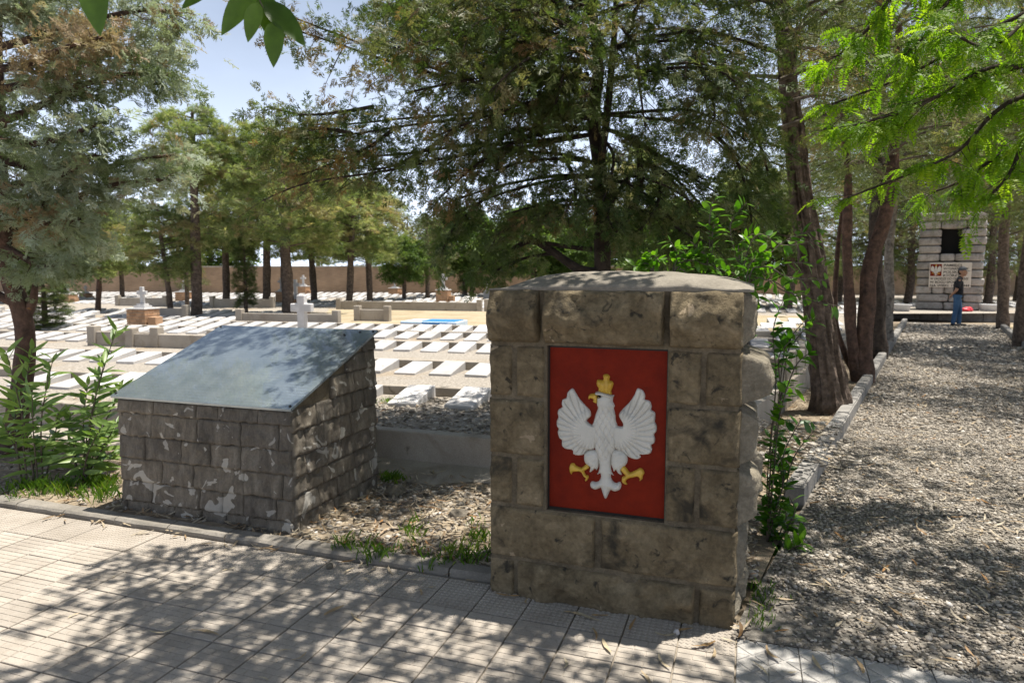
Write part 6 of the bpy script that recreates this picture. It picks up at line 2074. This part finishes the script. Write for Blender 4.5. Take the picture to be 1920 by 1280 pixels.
# ---- oleander at the left, leaf by leaf
OL = [leaf_mesh('leaf', 1, .21, M['oleander'], .3, cv, 6, .7) for cv in (.1, .3, -.1)]
def oleander(px, py, stems, label, seed, nleaf):
    b_ = at(px, py)
    root = empty('oleander', (b_.x, b_.y, .01))
    r = random.Random(seed)
    for (tx, ty, dy, lf) in stems:
        tip = atY(tx, ty, b_.y + dy)
        st = Vector((b_.x + r.uniform(-.06, .06), b_.y + r.uniform(-.06, .06), .0))
        mid = st.lerp(tip, .5) + Vector((r.uniform(-.06, .02), r.uniform(-.05, .05), .03))
        p, q = smooth_path([st, mid, tip], [.007, .005, .002], 10)
        V, Fc = [], []
        tube(V, Fc, [v - root.location for v in p], q, 6)
        mesh_obj('stem', [tuple(v) for v in V], Fc, M['twig'], root, True)
        n = int(lf * .95)
        for k in range(n):
            t = .22 + .78 * (k / n) ** .85
            i = min(len(p) - 2, int(t * (len(p) - 1)))
            d = (p[i + 1] - p[i]).normalized()
            a = k * 2.1 + r.uniform(-.4, .4)
            side = Vector((math.cos(a), math.sin(a), 0))
            up = .15 + .75 * t * t
            dd = side * r.uniform(.8, 1.1) + d * up + Vector((0, 0, r.uniform(-.35, .25)))
            place_leaf(r.choice(OL), 'leaf', root, p[i].lerp(p[i + 1], r.random()), dd, (r.gauss(.3, .5), r.gauss(-.7, .4), .8), r.uniform(.13, .21) * (1.1 - .25 * t), root.location)
    return tag(root, label, 'shrub', 'oleanders beside the lectern')
oleander(155, 905, [(218, 618, .0, 30), (195, 680, -.15, 34), (228, 725, .1, 30), (165, 720, .1, 28), (220, 790, -.1, 26), (130, 780, .05, 24), (190, 800, -.2, 26), (160, 830, .1, 20), (215, 850, .0, 20)], 'leafy oleander with one tall stem touching the lectern', 3, 20)
oleander(68, 910, [(60, 655, .0, 34), (12, 660, -.1, 30), (100, 670, -.1, 30), (30, 745, .1, 28), (110, 770, .1, 26), (60, 740, -.2, 28), (5, 790, .0, 22), (90, 830, .0, 22)], 'leafy oleander in front of the reddish trunk at the left edge', 4, 20)

# ---- privet at the right of the pillar
SL = [leaf_mesh('leaf', 1, .42, M['shrubleaf'], .2, cv, 4, .8) for cv in (.05, .25)]
def privet(base, stems, label, seed, size=(.055, .10), name='privet_shrub'):
    root = empty(name, base)
    r = random.Random(seed)
    more, SV, SF, cnt = [], [], [], 0
    for (pts, nl) in stems:
        j = Vector((r.uniform(-.10, .10), r.uniform(-.08, .12), 0)); h_ = r.uniform(.72, 1.02)
        more.append(([Vector((q.x + j.x * i / len(pts), q.y + j.y * i / len(pts), q.z * (1 - (1 - h_) * i / len(pts)))) for i, q in enumerate(pts)], int(nl * .8)))
    allst = stems + more
    r.shuffle(allst)
    for (pts, nl) in allst:
        p, q = smooth_path(pts, [.006] + [.004] * (len(pts) - 2) + [.0018], 8)
        V, Fc = [], []
        tube(V, Fc, [v - Vector(base) for v in p], q, 5)
        mesh_obj('stem', [tuple(v) for v in V], Fc, M['twig'], root, True)
        nl = int(nl * 1.7)
        for k in range(nl):
            t = .12 + .88 * k / nl
            i = min(len(p) - 2, int(t * (len(p) - 1)))
            d = (p[i + 1] - p[i]).normalized()
            s_ = d.cross(Vector((r.gauss(0, 1), r.gauss(0, 1), r.gauss(0, 1)))).normalized()
            cnt += 1
            lf_ = place_leaf(r.choice(SL), 'leaf', root, p[i].lerp(p[i + 1], r.random()) + s_ * .004, s_ + d * .5 + Vector((0, 0, r.uniform(-.2, .3))), (r.gauss(0, .4), r.gauss(0, .4), 1), r.uniform(*size), base)
            if cnt > 280:                    # the surplus is one mass of leaves
                b0 = len(SV)
                mx_ = PLACED[lf_.name]
                SV += [tuple(mx_ @ v.co) for v in lf_.data.vertices]
                SF += [tuple(b0 + i_ for i_ in pl_.vertices) for pl_ in lf_.data.polygons]
                bpy.data.objects.remove(lf_)
    if SV:
        o = mesh_obj('leaves', SV, SF, M['shrubleaf'], root, True)
        o['kind'] = 'stuff'
    return tag(root, label, 'shrub', 'green shrubs around the pillar')
pb = at(1440, 1050); Yp = 3.95
def S(L, Y): return px_pts(L, Y)
stems = [(S([(1436, 1050), (1450, 900), (1462, 780), (1490, 690), (1520, 660)], Yp), 24), (S([(1436, 1050), (1440, 880), (1455, 720), (1450, 620), (1470, 560)], Yp + .1), 26), (S([(1440, 1040), (1460, 930), (1470, 850), (1500, 790)], Yp + .05), 18),
         (S([(1436, 1040), (1450, 970), (1470, 900), (1460, 850)], Yp), 20), (S([(1440, 1050), (1470, 1000), (1490, 960), (1480, 930)], Yp), 16), (S([(1440, 1060), (1480, 1030), (1510, 1010)], Yp - .1), 14), (S([(1438, 1060), (1450, 1000), (1440, 940)], Yp), 20),
         (S([(1440, 1000), (1470, 700), (1490, 640), (1530, 600)], Yp + .3), 22)]
privet(Vector((pb.x, pb.y, .0)), stems, 'bright green shrub climbing along the right flank of the pillar', 8)
stems = [(S([(1400, 560), (1395, 500), (1420, 440), (1470, 460), (1530, 450)], 4.4), 26), (S([(1400, 560), (1430, 500), (1480, 520), (1550, 525)], 4.3), 22), (S([(1400, 560), (1380, 480), (1370, 420), (1400, 380)], 4.5), 20),
         (S([(1395, 560), (1450, 470), (1500, 440), (1540, 430)], 4.6), 18), (S([(1395, 560), (1340, 500), (1330, 420), (1340, 370)], 4.6), 20), (S([(1395, 560), (1420, 480), (1440, 470)], 4.3), 16)]
b_ = Vector((stems[0][0][0].x, 4.45, 0))
stems = [([b_ + Vector((0, 0, .0)), L[0]] + L[1:], n) for L, n in stems]
privet(b_, stems, 'green shrub reaching out above the right top corner of the pillar', 9)
stems = [(S([(1225, 530), (1215, 495), (1190, 500)], 4.6), 14), (S([(1225, 530), (1235, 490), (1215, 470)], 4.6), 14), (S([(1260, 530), (1290, 490), (1310, 480)], 4.6), 14), (S([(1260, 530), (1330, 495), (1300, 455)], 4.6), 16), (S([(1260, 530), (1270, 480), (1255, 450)], 4.7), 14)]
b_ = Vector((atY(1250, 530, 4.65).x, 4.65, 0))
stems = [([b_, L[0]] + L[1:], n) for L, n in stems]
privet(b_, stems, 'low green shrub peeping over the top of the pillar', 10)
lean = [Vector((atY(1353, 515, 4.9).x - .12, 4.9, 0))] + S([(1353, 515), (1372, 450), (1390, 390), (1400, 330), (1400, 250)], 4.9)
V, Fc = [], []
# ---- grass tufts
def grass(name, P, n_each, h, label, zf, rng, spread=.03):
    Vs, Fs, Ts = [], [], []
    off = 0
    for p in P:
        z = zf(p[0], p[1]) if callable(zf) else zf
        t0 = rng.normal(.5, .2)
        for k in range(n_each):
            a = rng.uniform(0, 2 * np.pi); L = h * rng.uniform(.5, 1.25); b_ = rng.uniform(.15, .8)
            x, y = p[0] + rng.normal(0, spread), p[1] + rng.normal(0, spread)
            d = np.array([math.cos(a), math.sin(a)]); s_ = np.array([-d[1], d[0]]) * rng.uniform(.0018, .0035)
            q = [(x - s_[0], y - s_[1], z), (x + s_[0], y + s_[1], z), (x + d[0] * b_ * L * .4 + s_[0] * .8, y + d[1] * b_ * L * .4 + s_[1] * .8, z + L * .65), (x + d[0] * b_ * L, y + d[1] * b_ * L, z + L * .95)]
            Vs += q; Fs.append((off, off + 1, off + 2, off + 3)); off += 4
            Ts += [t0 + rng.normal(0, .15)] * 4
    me = fast_mesh(name, np.array(Vs), np.array(Fs), M['lf_grass'], np.clip(Ts, 0, 1))
    return tag(obj(name, me), label, 'grass', None, 'stuff')
def around(pxs, n, sp, rng):
    out = []
    for (x, y, w, h) in pxs:
        for k in range(n):
            p = at(x + rng.normal(0, w), y + rng.normal(0, h)); out.append((p.x, p.y))
    return out
grass('grass', around([(80, 932, 34, 7), (195, 925, 18, 12), (120, 918, 45, 9)], 26, .02, RNG), 9, .085, 'bright green grass at the foot of the oleanders', bedz, RNG)
grass('grass', around([(640, 1035, 25, 8), (700, 1030, 30, 10), (720, 1045, 12, 5), (785, 998, 12, 6), (860, 1040, 22, 12), (830, 1060, 25, 8), (890, 1050, 15, 15), (900, 1010, 10, 15)], 9, .02, RNG), 7, .07, 'thin green grass sprouting in the bed beside the pillar', bedz, RNG)
grass('grass', around([(733, 902, 9, 3)], 24, .02, RNG), 8, .06, 'small green grass tuft at the low wall beside the lectern', bedz, RNG)
grass('grass', around([(1430, 1160, 14, 14), (1445, 1130, 10, 8), (1420, 1100, 6, 12)], 8, .02, RNG), 5, .04, 'tiny green weeds at the right foot of the pillar', 0.0, RNG)
grass('grass', around([(745, 806, 18, 2)], 20, .02, RNG), 6, .06, 'green grass along the top of the low wall', ZF, RNG)
